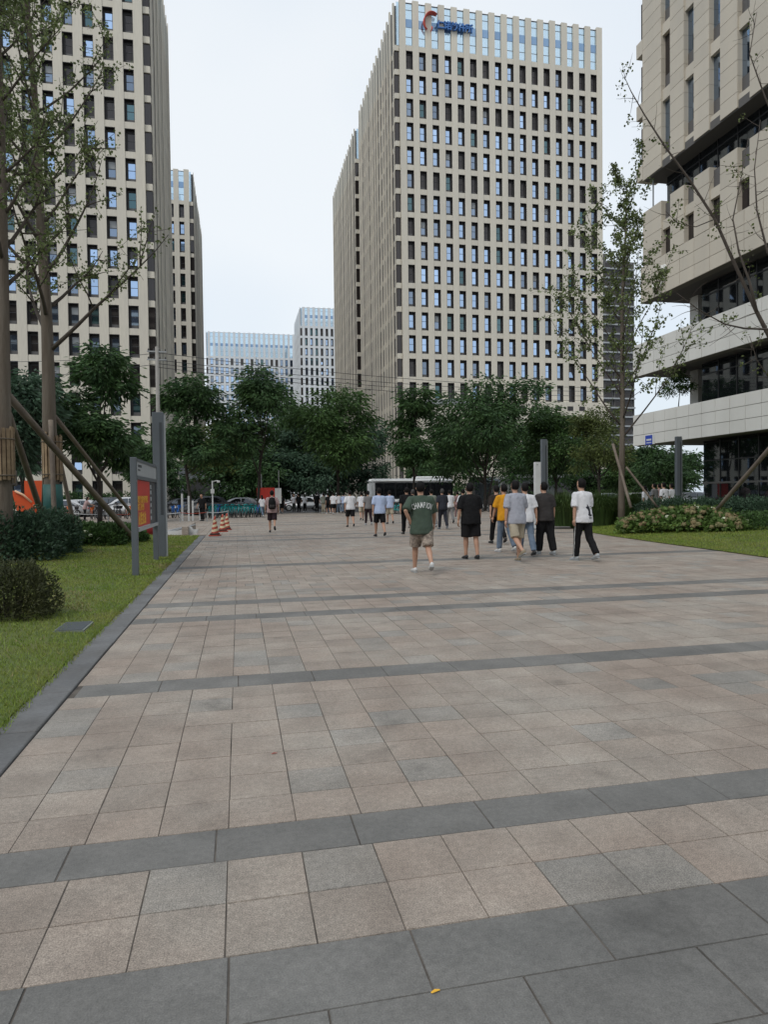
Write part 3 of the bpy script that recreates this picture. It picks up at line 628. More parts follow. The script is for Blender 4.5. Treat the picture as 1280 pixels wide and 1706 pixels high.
tree_px('dark bushy tree under the overhanging bands of the right building', 1098, 738, 62, 62, 2.0, nclump=110, lobes=6, leaf='leaf_dark', lsize=0.4)
G2 = 'back row of trees beyond the road'
for px, top, Y, rp, lab, lf in ((370, 700, 82, 58, 'back row tree with yellowish lower leaves behind the two crown tree', 'leaf_olive'), (470, 668, 84, 62, 'back row tree filling the gap beside the tallest street tree', 'leaf_dark'), (500, 690, 80, 50, 'back row tree above the standing crowd', 'leaf_blue'), (610, 700, 80, 52, 'back row tree just left of the finned tower foot', 'leaf_blue'),
        (740, 690, 79, 60, 'back row tree behind the slender street tree', 'leaf_dark'), (870, 690, 79, 66, 'back row tree between the two rightmost dark street trees', 'leaf_dark'), (250, 735, 80, 56, 'back row tree low behind the grey light column', 'leaf_dark'), (420, 735, 79, 60, 'low back row tree behind the parked bicycles', 'leaf_dark'), (550, 735, 79, 60, 'low back row tree behind the waiting crowd', 'leaf_blue'), (980, 712, 78, 60, 'back row tree next to the low white building', 'leaf_dark'), (1062, 745, 72, 48, 'back row tree left of the right overhang', 'leaf_mid'), (1120, 752, 70, 52, 'back row tree deep under the right overhang', 'leaf_dark')):
    b = atY(px, 830, Y); t = atY(px, top, Y); dense_tree(lab, b.x, Y, t.z, 1.4, rp*Y/F_PX, leaf=lf, nclump=120, per=85, lsize=0.5, lobes=7, group=G2, trunk_r=.14)
bt = atY(1090, 700, 30.5); tp_ = dense_tree('small potted tree growing on the first floor terrace of the banded building', 23.9, 33.4, 2.5, 0.8, 0.95, leaf='leaf_mid', nclump=40, per=45, lsize=0.16, trunk_r=.03, lobes=4, name='terrace_tree'); tp_.location.z = 6.0
# staked trees on the left lawn and right beds
t2 = atY(88, 830, 20.0); sparse_tree('thin leaved tree with green wrapped foot and straw collar, tall wooden stakes', t2.x, 20.0, 19.5, 5, trunk_r=0.235, first=0.28, nlimb=34, limb=4.1, leafden=1.0, spread=.62, per=5, lsize=.075)
t1 = atY(6, 830, 16.0); sparse_tree('leftmost tall tree cut by the picture edge behind the utility cabinet', t1.x, 16.0, 16.5, 9, trunk_r=0.21, first=0.36, nlimb=32, limb=3.2, leafden=1.2, spread=.60, per=6, lsize=.07)
t3 = atY(1036, 830, 25.0); sparse_tree('slender young tree with upright limbs beside the right flower bed', t3.x, 25.0, 14.1, 21, trunk_r=0.15, first=0.26, nlimb=26, limb=5.0, leafden=0.75, spread=.50, per=6, lsize=0.10)
# the nearly bare tree outside the right edge: traced main branches at its own distance
root = thing('bare_tree', 'nearly bare tree reaching in from the right edge with thin branches', 'tree', (0, 0, 0)); bm = bmesh.new(); Yb = 13.6
def pl_(pts, dy=0.0): return [atY(x, y, Yb+dy*i) for i, (x, y) in enumerate(pts)]
b0 = atY(1345, 830, Yb); b0.z = 0.15
trunk = [b0, atY(1348, 700, Yb), atY(1335, 600, Yb), atY(1318, 480, Yb), atY(1330, 300, Yb), atY(1345, 60, Yb)]
tube(bm, trunk, [.16,.14,.125,.10,.07,.03], 10); mk('trunk', bm, 'bark', root, smooth=True)
bm = bmesh.new(); P, D = [], []
main_b = [pl_([(1333,600),(1290,575),(1262,520),(1225,440),(1192,365),(1150,300),(1108,243),(1075,192),(1052,152),(1041,128)], .12), pl_([(1335,600),(1285,549),(1240,547),(1208,540),(1165,516),(1128,488)], -.15),
          pl_([(1262,520),(1250,470),(1232,420),(1222,365),(1235,300),(1248,230)], .1), pl_([(1318,480),(1280,420),(1262,350),(1258,280),(1268,200)], .1), pl_([(1330,300),(1300,220),(1275,160),(1250,90),(1262,20)], .1), pl_([(1192,365),(1160,378),(1130,372),(1110,352)], -.1), pl_([(1340,690),(1290,640),(1262,600),(1250,560)], -.1)]
for k, pts in enumerate(main_b):
    r0 = (.062,.035,.036,.036,.035,.014,.02)[k]; tube(bm, pts, taper(r0, .006, len(pts)), 7)
    for a, b in zip(pts[1:], pts[2:]):
        for _ in range(4):
            q = a.lerp(b, random.random()); s = grow(q, (b-a).normalized()*.5+rv(), random.uniform(.25,.75), 5, .18, .02); tube(bm, s, taper(.009,.0025,6), 4)
            if random.random() < 0.55 and k != 1:
                w = s[random.randint(2, 5)]; nl = random.randint(5, 14); P.append(np.array(w)+rng.normal(size=(nl,3))*.06); D.append(rng.normal(size=(nl,3)))
mk('limb', bm, 'twig', root, smooth=True); P = np.concatenate(P); D = np.concatenate(D); v, f = leaves(P, D, .075, .06); put('crown', npmesh('crown', v, f, 'leaf_olive'), root)
# tree stakes (bamboo props), straw collars and wraps
def stake(label, a, b, r=0.055):
    bm = bmesh.new(); a, b = Vector(a), Vector(b); n = 7; pts = [a.lerp(b, i/n) for i in range(n+1)]
    rr = [r*random.uniform(.92, 1.1) for _ in pts]; tube(bm, [p-a for p in pts], rr, 8); return tag(mk('tree_stake', bm, 'bamboo', None, a, smooth=True), label, 'stake', 'wooden tree stakes')
def st_px(label, p0, Y0, p1, Y1, r=.055):
    return stake(label, atY(*p0, Y0), atY(*p1, Y1), r)
st_px('long wooden stake slanting down to the lawn behind the red sign board', (222,897), 22.3, (12,658), 16.2, .085)
st_px('thinner wooden stake slanting from the green wrapped tree behind the sign board', (232,872), 25.5, (88,690), 20.1, .06)
st_px('wooden stake crossing in front of the orange sculpture', (74,872), 20.5, (14,690), 16.3, .075)
st_px('wooden stake standing right of the green wrapped trunk', (124,880), 21.2, (84,695), 20.1, .06)
st_px('short wooden stake foot poking out of the hedge on the lawn', (92,922), 19.2, (84,700), 19.7, .06)
st_px('dark wooden stake left of the green wrapped trunk', (70,866), 22.5, (80,640), 20.2, .055)
st_px('wooden stake leaning left from the slender tree on the right', (1052,846), 23.4, (1022,740), 24.8, .055)
st_px('dark thin stake leaning right from the slender tree on the right', (1096,845), 24.2, (1044,778), 24.9, .045)
st_px('pale wooden stake slanting up to the right edge behind the flower bed', (1196,848), 17.2, (1300,728), 14.2, .06)
def straw_collar(label, c, z0, z1, r):
    root = thing('straw_collar', label, 'trunk wrap', (c.x, c.y, 0), 0, 'bamboo slat collars on the left trunks'); n = 16
    bm = bmesh.new(); box(bm, -.034, .034, -.012, .012, z0, z1); sm = mesh('slat', bm, 'slat')
    for k in range(n):
        a = 2*math.pi*k/n; o = put('slat', sm, root, (math.cos(a)*r, math.sin(a)*r, random.uniform(-.08,.08)), a+math.pi/2)
    for zz in (z0+.12, z1-.2):
        bm = bmesh.new(); tube(bm, [(math.cos(t*.5236)*(r+.025), math.sin(t*.5236)*(r+.025), zz) for t in range(13)], [.014]*13, 5, (0,0,1)); mk('rope', bm, 'bark', root)
straw_collar('bamboo slat collar on the green wrapped trunk', t2, 2.05, 3.25, .245)
straw_collar('bamboo slat collar on the leftmost trunk at the picture edge', t1, 1.9, 3.0, .22)
wr = thing('trunk_wrap', 'green cloth wrapped round the lower trunk with a small white mark', 'trunk wrap', (t2.x, t2.y, 0))
bm = bmesh.new(); tube(bm, [(0,0,.55),(0,0,.9),(0,0,1.4),(0,0,1.9)], [.25,.255,.252,.245], 16); mk('cloth', bm, 'green_paint', wr, smooth=True)
dr = Vector((0,0,0))-Vector((t2.x, t2.y, 0)); dr.normalize(); sd_ = dr.cross(Vector((0,0,1)))
for (dx, dz, w_, h_) in ((0,1.62,.05,.02),(0,1.42,.09,.03),(-.035,1.3,.02,.16),(.035,1.3,.02,.16),(0,1.55,.035,.10)):
    o = bxo('mark', (-w_/2, w_/2, -.004, .004, -h_/2, h_/2), 'white_paint', wr, (dr.x*.26-sd_.x*dx, dr.y*.26-sd_.y*dx, dz), 0, math.atan2(dr.x, -dr.y)*-1)
# hedges and shrubs: leaf shells over an inner core
def shrub(label, c, r, leaf, n, lsize, name='shrub', cat='shrub', flat=1.0, core=None, group=None, stem=True, aspect=.42, rough=.18):
    """Leafy mound: leaves spread through the outer shell of a lumpy half ellipsoid."""
    root = thing(name, label, cat, c, 0, group)
    u = rng.normal(size=(n, 3)); u /= np.linalg.norm(u, axis=1, keepdims=True); u[:, 2] = np.abs(u[:, 2])
    if flat != 1.0: u = np.sign(u)*np.abs(u)**flat
    lump = np.array([1+rough*noise.noise(Vector(q*2.3)+Vector(c)) + rough*.6*noise.noise(Vector(q*5.5)+Vector(c)) for q in u])
    rad = (1-0.30*rng.random(n)**2)*lump
    P = u*np.array(r)*rad[:, None]; P[:, 2] += 0.02; D = u*0.8+rng.normal(size=(n, 3))*.75+np.array([0,0,.2])
    v, f = leaves(P, D, lsize, lsize*aspect); put('foliage', npmesh('foliage', v, f, leaf), root)
    bm = bmesh.new()
    for k in range(9 if stem else 0):
        a = random.random()*6.28; e = Vector((math.cos(a)*r[0]*.55, math.sin(a)*r[1]*.55, r[2]*.75)); s = Vector((e.x*.4, e.y*.4, 0)); tube(bm, [s, s.lerp(e,.5)+Vector((0,0,.08)), e], [.02,.014,.006], 5)
    if stem: mk('stem', bm, 'bark2', root)
    return root
h1 = gnd(38, 925, .15)
GH = 'dark clipped hedge mounds on the left lawn'
hp = [(gnd(x, y, .15), lab) for x, y, lab in ((-62,945,'dark hedge mound cut off by the left picture edge'),(5,938,'dark hedge mound in front of the utility cabinet'),(62,925,'dark hedge mound with a stake foot at its right side'))]
for (c, lab), rr in zip(hp, ((1.0,.9,1.2),(.95,.95,1.22),(.75,.85,1.12))):
    shrub(lab, (c.x, c.y+.9, c.z-.08), rr, 'leaf_blue', 5200, .115, 'hedge', 'hedge', .8, group=GH)
for (x, y, lab, rr) in ((112,908,'bright green low hedge clump beside the green wrapped trunk',(.75,.8,.62)),(150,909,'bright green low hedge clump with pale flowers in the middle of the row',(.85,.8,.6)),(192,902,'bright green low hedge clump behind the red sign board',(.85,.9,.52))):
    c = gnd(x, y, .15); s = shrub(lab, (c.x, c.y+.7, .1), rr, 'leaf_mid', 3000, .13, 'hedge', 'hedge', .85, group='bright low hedge clumps on the left lawn', aspect=.55)
    bm = bmesh.new()
    for _ in range(5):
        a = random.uniform(-2.6,-.5); ellipsoid(bm, (math.cos(a)*rr[0]*.8, math.sin(a)*rr[1]*.8, rr[2]*random.uniform(.3,.8)), (.07,.07,.05), 7, 5)
    mk('flower', bm, 'flower_white', s)
c = gnd(20, 1036, .05); shrub('brownish rounded shrub at the left edge of the near lawn', (c.x-.12, c.y+.28, .05), (.52,.5,.66), 'leaf_brown', 9000, .055, 'shrub', 'shrub', .85, aspect=.35, rough=.34)
# right side: reed clump, flower bed, ground hedge, purple flowers
def reeds(label, c, r, h, n, leaf='reed'):
    root = thing('ornamental_grass', label, 'plant', c, 0, 'tall ornamental grass clumps'); a = rng.random(n)*6.283; q = np.sqrt(rng.random(n)); base = np.stack([np.cos(a)*q*r[0]*.6, np.sin(a)*q*r[1]*.6, np.zeros(n)], 1)
    out = np.stack([np.cos(a), np.sin(a), np.zeros(n)], 1)*(q*rng.uniform(.2,1.0,n)*max(r)*.75)[:, None]; hh = h*rng.uniform(.6,1.1,n); w = .012*rng.uniform(.7,1.4,n)
    s = np.stack([-np.sin(a)*w, np.cos(a)*w, np.zeros(n)], 1); mid = base+out*.45+np.stack([np.zeros(n)]*2+[hh*.75], 1); tip = base+out*1.1+np.stack([np.zeros(n)]*2+[hh*rng.uniform(.62,1.05,n)], 1)
    v = np.concatenate([np.stack([base-s, base+s, mid+s*.8, mid-s*.8], 1), np.stack([mid-s*.8, mid+s*.8, tip+s*.1, tip-s*.1], 1)]).reshape(-1, 3)
    put('blade', npmesh('blade', v, np.arange(len(v)).reshape(-1, 4), leaf), root); return root
for x, y, lab in ((944,868,'tall grass clump behind the man in the dark grey shirt'),(1004,868,'tall grass clump right of the man in the printed white shirt'),(1046,858,'tall grass clump at the foot of the slender tree')):
    c = gnd(x, y+6, .15); reeds(lab, (c.x, c.y, .1), (1.0,.9), 1.45, 2600)
fb = thing('flower_bed', 'low mound of hydrangeas with faded rust and cream flower heads', 'flower bed', (0, 0, 0))
P, D, heads = [], [], []
A, B = gnd(1030, 888, .1), gnd(1240, 893, .1)
def bed_pt():
    t = random.random(); w = random.random(); q = A.lerp(B, t); dep_ = 2.6*math.sin(math.pi*min(.97, max(.06, t)))**.6
    z = .12+.62*math.sin(math.pi*min(.97,max(.03,t)))**.5*(min(1, w*3.2))**.6
    n_ = Vector((B-A)).normalized().cross(Vector((0,0,1))); n_ = n_ if n_.y > 0 else -n_
    return q+n_*(w*dep_)+Vector((0,0,z)), w, t
for _ in range(2300):
    p, w, t = bed_pt(); nl = 6; P.append(np.array(p)+rng.normal(size=(nl,3))*np.array([.09,.09,.06])); dd = rng.normal(size=(nl,3)); dd[:,2] += .35; D.append(dd)
P = np.concatenate(P); D = np.concatenate(D); v, f = leaves(P, D, .13, .085); put('foliage', npmesh('foliage', v, f, 'leaf_hyd'), fb)
def head_mesh(r, m_):
    bm = bmesh.new()
    for _ in range(46):
        d = rv(); d.z = abs(d.z)*1.0-.15; p = d*r; s = d.cross(rv()).normalized()*r*.28; u = s.cross(d).normalized()*r*.28
        bm.faces.new([bm.verts.new(p+s+u), bm.verts.new(p-s+u), bm.verts.new(p-s-u), bm.verts.new(p+s-u)])
    ellipsoid(bm, (0,0,0), (r*.85, r*.85, r*.7), 7, 5); return mesh('flower_head', bm, m_)
hm = [head_mesh(.095, 'flower_rust'), head_mesh(.085, 'flower_rust'), head_mesh(.085, 'flower_white'), head_mesh(.08, 'leaf_hyd')]
for k in range(300):
    p, w, t = bed_pt()
    if w > .38 and random.random() < .6: continue
    m_ = random.choices(hm, (.42,.3,.02 if w < .4 else .10,.3))[0]; put('flower_head', m_, fb, p+Vector((-.02,-.05,.10)), random.random()*6, [random.uniform(.8,1.3)]*3)
for x, y, lab, rr in ((1262,888,'green shrub clump at the right end of the flower bed',(1.0,.8,.62)),(1310,893,'green shrub clump cut by the right picture edge',(1.0,.9,.7))):
    c = gnd(x, y, .1); shrub(lab, (c.x, c.y+.9, .1), rr, 'leaf_mid', 3200, .11, 'shrub', 'shrub', .85, group='green shrubs beyond the flower bed')
for k, (x, lab) in enumerate(((1110,'clipped hedge piece just left of the right grey column'),(1155,'clipped hedge piece right of the grey column'),(1200,'clipped hedge piece behind the pale leaning stake'),(1245,'clipped hedge piece near the right picture edge'),(1290,'clipped hedge piece cut by the right picture edge'))):
    c = atY(x, 840, 25.0-k*1.0); shrub(lab, (c.x, c.y, .2), (1.25,.8,1.0), 'leaf_blue', 3200, .12, 'hedge', 'hedge', .6, group='clipped hedge along the right building')
pf = thing('purple_flowers', 'strip of small pale purple flowers before the right hedge', 'flowers', (0, 0, 0)); P = []
for _ in range(1500):
    t = random.random(); q = atY(1175, 850, 22.5).lerp(atY(1330, 850, 18.5), t); P.append((q.x+random.gauss(0,.35), q.y+random.gauss(0,.45), .28+random.random()*.42))
P = np.array(P); v, f = leaves(P, rng.normal(size=P.shape)+np.array([0,0,.6]), .075, .06); put('bloom', npmesh('bloom', v, f, 'flower_purple'), pf)
P2 = np.repeat(P, 3, 0)+rng.normal(size=(len(P)*3,3))*np.array([.1,.1,.05])-np.array([0,0,.16]); v, f = leaves(P2, rng.normal(size=P2.shape)+np.array([0,0,.6]), .14, .03); put('foliage', npmesh('foliage', v, f, 'leaf_blue'), pf)
# low dark hedge behind the parked cars
for k in range(9):
    lab = ('clipped dark hedge behind the cars at the foot of the left tower', )[0]
    shrub('dark hedge block behind the parked cars, %s from the left end' % ('first','second','third','fourth','fifth','sixth','seventh','eighth','ninth')[k], (-34+k*4.3, 80.8, .08), (2.5,.9,2.1), 'leaf_dark', 1700, .3, 'hedge', 'hedge', .55, group='dark hedge behind the parked cars', stem=False)
# ------------------------------------------------------------------ street furniture
def light_column(label, X, Y, H, w=.28, z0=0.0, rz=0.0):
    root = thing('light_column', label, 'lamp post', (X, Y, z0), rz, 'square grey light columns')
    bm = bmesh.new(); box(bm, -w/2, w/2, -.09, .09, 0, H); bmesh.ops.bevel(bm, geom=list(bm.edges), offset=.008, segments=1, affect='EDGES'); mk('post', bm, 'grey_metal', root)
    bxo('light_slot', (w*.12, w*.36, -.096, -.05, H*.30, H*.93), 'grey_dark', root); bxo('base_plate', (-w*.7, w*.7, -.16, .16, 0, .02), 'grey_metal', root)
    bxo('side_channel', (w/2, w/2+.035, -.06, .06, .02, H*.985), 'grey_light', root); return root
light_column('tall square grey column just behind the red sign board', -1.93, 17.7, 3.62, .27)
c = atY(1131, 830, 26.5); light_column('square grey column in front of the right building hedge', c.x, 26.5, 3.72, .24, .2)
c = atY(907, 830, 27.5); light_column('square grey column standing behind the white totem', c.x, 27.5, 3.85, .24)
tt = thing('white_totem', 'plain white upright totem in front of a grey column', 'totem', (atY(896,830,26.2).x, 26.2, 0)); bxo('body', (-.13,.13,-.08,.08,.04,2.78), 'white_paint', tt, bev=.01); bxo('foot', (-.16,.16,-.11,.11,0,.04), 'grey_metal', tt); bxo('end_cap', (-.12,.12,-.07,.07,2.781,2.80), 'grey_light', tt)
bxo('camera_dot', (-.05,-.02,-.09,-.078,2.66,2.70), 'blackmetal', tt)
# red poster board
sb = thing('sign_board', 'grey framed notice board with red and yellow poster on the left lawn', 'sign', (-1.93, 13.5, 0)); LB = 3.25
for yq in (0, LB): bxo('post', (-.055,.055, yq-.07, yq+.07, 0, 2.27), 'grey_metal', sb, bev=.006)
bxo('header', (-.05,.045,.07,LB-.07,1.93,2.20), 'grey_light', sb); bxo('frame_bar', (-.06,.06,.07,LB-.07,2.201,2.255), 'grey_metal', sb); bxo('frame_bar', (-.06,.06,.07,LB-.07,1.86,1.929), 'grey_metal', sb); bxo('frame_bar', (-.06,.07,.07,LB-.07,.86,.93), 'grey_light', sb)
bxo('back_panel', (-.04,.02,.07,LB-.07,.931,1.859), 'grey_dark', sb)
po = bxo('poster', (.021,.028,.14,2.05,.94,1.85), 'red', sb)
bxo('poster_edge', (.021,.027,2.06,2.5,.98,1.8), 'grey_dark', sb); bxo('poster_foot', (.021,.029,.14,2.05,.931,.939), 'white_paint', sb)
def wtext(txt, size, m_, par, y, z, depth=.001, bold=.0, x=.03):
    o = put('lettering', text_mesh(txt, size, depth, m_, bold), par, (x, y, z)); o.rotation_euler = (R(90), 0, R(90)); return o
wtext('欢迎各位朋友回到园区', .15, 'yellow', po, .22, 1.42, bold=.004); wtext('共建美好家园', .15, 'yellow', po, .22, 1.27, bold=.004); wtext('必胜加油', .27, 'yellow', po, .3, 1.0, bold=.006)
for zz in (1.02, 1.16, 1.30, 1.44, 1.58, 1.70): bxo('text_block', (.0275,.03,2.14,2.36,zz,zz+.085), 'grey_light', sb)
bxo('header_text', (.046,.048,.25,.75,2.10,2.15), 'grey_dark', sb); bxo('header_text', (.046,.048,.25,.55,2.03,2.06), 'grey_dark', sb)
# cones
def cone(label, X, Y, s=1.0):
    root = thing('traffic_cone', label, 'cone', (X, Y, 0), random.uniform(-.3,.3), 'striped traffic cones'); root.scale = (s, s, s)
    bxo('base', (-.2,.2,-.2,.2,0,.05), 'cone_red', root, bev=.008); bxo('weight', (-.16,.16,-.16,.16,.05,.11), 'rubber', root, bev=.01)
    z = .11; r = .15; k = 0; H = .74
    while z < H-.01:
        z2 = min(H, z+.09); r2 = .15-(z2-.11)/.63*.115; bm = bmesh.new()
        rg = tube(bm, [(0,0,z),(0,0,z2)], [r, r2], 14, mi=0)
        for v_ in rg[1]: v_.co.z += .035*math.cos(math.atan2(v_.co.y, v_.co.x)-1)
        for v_ in rg[0]: v_.co.z += (.035*math.cos(math.atan2(v_.co.y, v_.co.x)-1) if k else 0)
        mk('stripe', bm, 'cone_white' if k % 2 else 'cone_red', root, smooth=False); z, r = z2, r2; k += 1
for (x, y, lab) in ((358,893,'nearest of the three red and cream striped traffic cones'),(371,886,'middle striped traffic cone beside the plaza corner'),(378,883,'farthest striped traffic cone of the three')):
    c = gnd(x, y); cone(lab, c.x, c.y, 1.0)
# drain grate, leaf scraps
dg_ = thing('drain_grate', 'pale slotted drain cover set in the grass beside the kerb', 'drain', (-1.86, 8.25, .045)); bxo('frame', (-.16,.16,-.26,.26,-.02,.006), mat('grate_frame', (.2,.22,.2), .7), dg_)
bm = bmesh.new(); box(bm, -.14, .14, -.012, .012, .006, .016); sm = mesh('slat', bm, 'grey_metal')
for k in range(11): put('slat', sm, dg_, (0, -.24+k*.048, 0))
def scrap(label, px, py, m_, L, rz):
    c = gnd(px, py); bm = bmesh.new(); vs = [bm.verts.new(q) for q in ((-L/2,-.003,.003),(0,-.006,.006),(L/2,-.002,.003),(L/2,.002,.004),(0,.006,.006),(-L/2,.003,.003))]; bm.faces.new(vs); tag(mk('leaf_scrap', bm, m_, None, c, rz), label, 'leaf')
scrap('tiny yellow leaf scrap lying in the dark joint at the bottom', 726, 1653, 'yellow', .03, .2); scrap('tiny reddish leaf scrap on the beige paving', 457, 1256, 'cone_red', .035, .1)
# utility cabinet
uc = thing('utility_cabinet', 'grey louvred utility cabinet behind the hedge at the left edge', 'cabinet', (atY(8,830,20.8).x-1.15, 20.8, .15)); bxo('body', (-.6,1.05,0,.8,0,1.75), 'grey_dark', uc, bev=.01); bxo('roof', (-.75,1.2,-.15,.95,1.75,2.2), mat('cabinet_roof', (.12,.10,.085), .8), uc, bev=.02)
bm = bmesh.new(); box(bm, -.4, .85, -.03, 0, 0, .05); lm = mesh('louvre', bm, 'grey_metal')
for k in range(11): put('louvre', lm, uc, (0, 0, .35+k*.115))
# orange sculpture
c = atY(52, 830, 29); sc_ = thing('orange_sculpture', 'bright orange sculpture of curved petals and a square panel', 'sculpture', (c.x, c.y, 0))
bxo('panel', (-.35,.75,.35,.5,.3,2.25), 'orange', sc_); bxo('panel_gap', (-.05,.55,.33,.36,1.2,1.3), 'peach', sc_)
def petal(pts, wd, th, m_, y0):
    bm = bmesh.new(); tube(bm, [(a, y0, b) for a, b in pts], [(th, w) for w in wd], 10, (0,1,0)); return mk('petal', bm, m_, sc_, smooth=True)
bm = bmesh.new(); out = [(-.68,1.85),(-.42,1.75),(-.1,1.45),(.15,1.05),(.3,.6),(.33,.1),(-.1,.08),(-.35,.5),(-.52,1.1)]
for yy_ in (-.1,.1): bm.faces.new([bm.verts.new((a, yy_, b)) for a, b in out])
vs = list(bm.verts); n_ = len(out)
for k in range(n_): bm.faces.new((vs[k], vs[(k+1)%n_], vs[n_+(k+1)%n_], vs[n_+k]))
mk('petal', bm, 'orange', sc_)
bm = bmesh.new(); tube(bm, [(-.55,-.16,1.84),(-.25,-.16,1.68),(.05,-.16,1.38)], [(.04,.03),(.04,.06),(.04,.02)], 8, (0,1,0)); mk('rim', bm, 'peach', sc_, smooth=True)
bxo('base', (-.7,.9,-.25,.6,0,.1), 'grey_light', sc_)
# low planter stool, kiosk, pole camera, utility pole and wires
c = atY(109, 830, 26); os_ = thing('orange_stool', 'small round orange seat behind the low hedge', 'stool', (c.x, c.y, 0)); bm = bmesh.new(); tube(bm, [(0,0,0),(0,0,.25),(0,0,.42),(0,0,.47)], [.2,.24,.36,.33], 14); mk('seat', bm, 'orange', os_, smooth=True); bm = bmesh.new(); tube(bm, [(0,0,.47),(0,0,.48)], [.3,.28], 14); mk('seat_top', bm, 'peach', os_)
c = atY(447, 830, 58); kb = thing('red_kiosk_board', 'red and white notice board standing behind the bicycles', 'sign', (c.x, c.y, 0))
bxo('panel', (-.95,.55,0,.12,.9,2.25), 'red', kb); bxo('panel_side', (.56,1.1,0,.12,.9,2.2), 'white_paint', kb)
for xq in (-.55, .9): bxo('leg', (xq-.03,xq+.03,.03,.09,0,3.7 if xq > 0 else 3.4), 'steel', kb)
c = atY(354, 830, 47); pc = thing('camera_pole', 'white pole with a small surveillance camera above the bicycles', 'pole', (c.x, c.y, 0)); bm = bmesh.new(); tube(bm, [(0,0,0),(0,0,2.6)], [.05,.045], 10); mk('pole', bm, 'white_paint', pc); bm = bmesh.new(); tube(bm, [(0,0,2.55),(.35,0,2.62)], [.025,.025], 8, (0,0,1)); mk('arm', bm, 'white_paint', pc); bxo('camera', (.3,.5,-.07,.07,2.48,2.62), 'white_paint', pc, bev=.02); bxo('control_box', (-.12,.12,-.1,.1,1.75,2.05), 'white_paint', pc)
c = atY(266, 830, 53); up = thing('utility_pole', 'round concrete utility pole carrying the overhead wires', 'pole', (c.x, c.y, 0)); H_ = atY(264, 578, 53).z
bm = bmesh.new(); tube(bm, [(0,0,0),(0,0,H_)], [.19,.12], 12); mk('pole', bm, 'concpole', up, smooth=True)
for zz in (.35, .95):
    bxo('crossarm', (-.7,.7,-.05,.05,H_-zz-.05,H_-zz+.05), 'steel', up)
    for xq in (-.6, -.2, .2, .6):
        bm = bmesh.new(); tube(bm, [(xq,0,H_-zz+.05),(xq,0,H_-zz+.12),(xq,0,H_-zz+.22)], [.03,.06,.03], 8); mk('insulator', bm, 'blackmetal', up)
def wire(label, pts, r=.022):
    bm = bmesh.new(); tube(bm, pts, [r]*len(pts), 5, (0,0,1)); tag(mk('overhead_wire', bm, 'blackmetal'), label, 'wire', 'thin overhead wires')
pole_t = atY(264, 578, 53)
for k, (yl, yp, yr, nm) in enumerate(((612,588,646,'highest'),(628,600,652,'second'),(640,606,660,'third'),(636,612,668,'lowest'))):
    a = atY(-40, yl-10, 60); p = atY(264, yp, 53); e = atY(1012, yr, 66)
    pts = [p.lerp(e, t/18)+Vector((0,0,-1.3*4*(t/18)*(1-t/18)*.45)) for t in range(19)]
    wire(nm+' overhead wire crossing in front of the towers', pts); 
    if k % 2 == 0: wire(nm+' overhead wire running left from the utility pole', [a.lerp(p, t/10)+Vector((0,0,-.5*4*(t/10)*(1-t/10)*.5)) for t in range(11)])
# works by the plaza corner: low white planks, red barrel, dark trough, low rail
wk = thing('white_planter_frame', 'low white frame with dark trough lying past the lawn end', 'planter', (-4.6, 28.6, 0)); bxo('trough', (0,1.6,.2,1.0,0,.3), 'grey_dark', wk, bev=.02); bxo('rim', (-.1,2.9,-.05,.08,.0,.16), 'white_paint', wk); bxo('rim', (1.7,2.9,.95,1.08,.0,.16), 'white_paint', wk)
bm = bmesh.new(); tube(bm, [(1.7,.2,.12),(2.6,.9,.32)], [.04,.04], 8, (0,0,1)); tube(bm, [(1.9,.1,.12),(2.8,.8,.36)], [.03,.03], 8, (0,0,1)); mk('rail', bm, 'steel', wk)
bm = bmesh.new(); tube(bm, [(2.62,-.06,.18),(2.62,.02,.18)], [.15,.15], 14, (0,0,1)); mk('lamp', bm, 'white_paint', wk)
c = atY(247, 860, 26.9); rbk = thing('red_bin', 'tilted dark red bin behind the sign board posts', 'bin', (c.x, 27.4, 0)); bm = bmesh.new(); tube(bm, [(0,0,.02),(-.04,0,.3),(-.12,0,.66)], [.2,.24,.28], 14); mk('body', bm, mat('bin_red', (.30,.025,.03), .5), rbk, smooth=True); bm = bmesh.new(); tube(bm, [(-.12,0,.66),(-.13,0,.70)], [.31,.30], 14); mk('rim', bm, 'red', rbk)
lw = thing('low_wall', 'short low stone wall at the plaza corner beside the cones', 'wall', (-2.0, 28.2, 0)); 
bm = bmesh.new(); box(bm, -.25, .0, 0, .59, 0, .34); bmesh.ops.bevel(bm, geom=list(bm.edges), offset=.01, segments=1, affect='EDGES'); sm = mesh('stone', bm, 'tile')
for k in range(8): put('stone', sm, lw, (0, k*.6, random.uniform(-.006,.006)))
ra = thing('chain_rail', 'thin orange and white barrier chain on short posts in front of the bicycles', 'barrier', (0, 0, 0))
pp = [gnd(x, y) for x, y in ((120,870),(180,872),(240,872),(300,870),(345,869),(380,866))]
for q in pp: bm = bmesh.new(); tube(bm, [q, q+Vector((0,0,.62))], [.03,.03], 8); mk('post', bm, 'steel', ra)
for k, (a, b) in enumerate(zip(pp, pp[1:])): bm = bmesh.new(); tube(bm, [a.lerp(b, t/6)+Vector((0,0,.58-.25*(t/6)*(1-t/6))) for t in range(7)], [.02]*7, 5, (0,0,1)); mk('chain', bm, 'cone_red' if k % 2 else 'white_paint', ra)
gt = thing('barrier_gate', 'white steel barrier gate posts beside the guard', 'gate', (atY(318,830,45).x, 45, 0))
for xq, h_ in ((-.55,1.75),(-.15,1.6),(.1,1.3),(.55,1.35)): bxo('post', (xq-.06,xq+.06,-.05,.05,0,h_), 'white_paint', gt)
for zz in (.3,.6,.9,1.2): bxo('rail', (.1,.55,-.02,.02,zz,zz+.05), 'steel', gt)
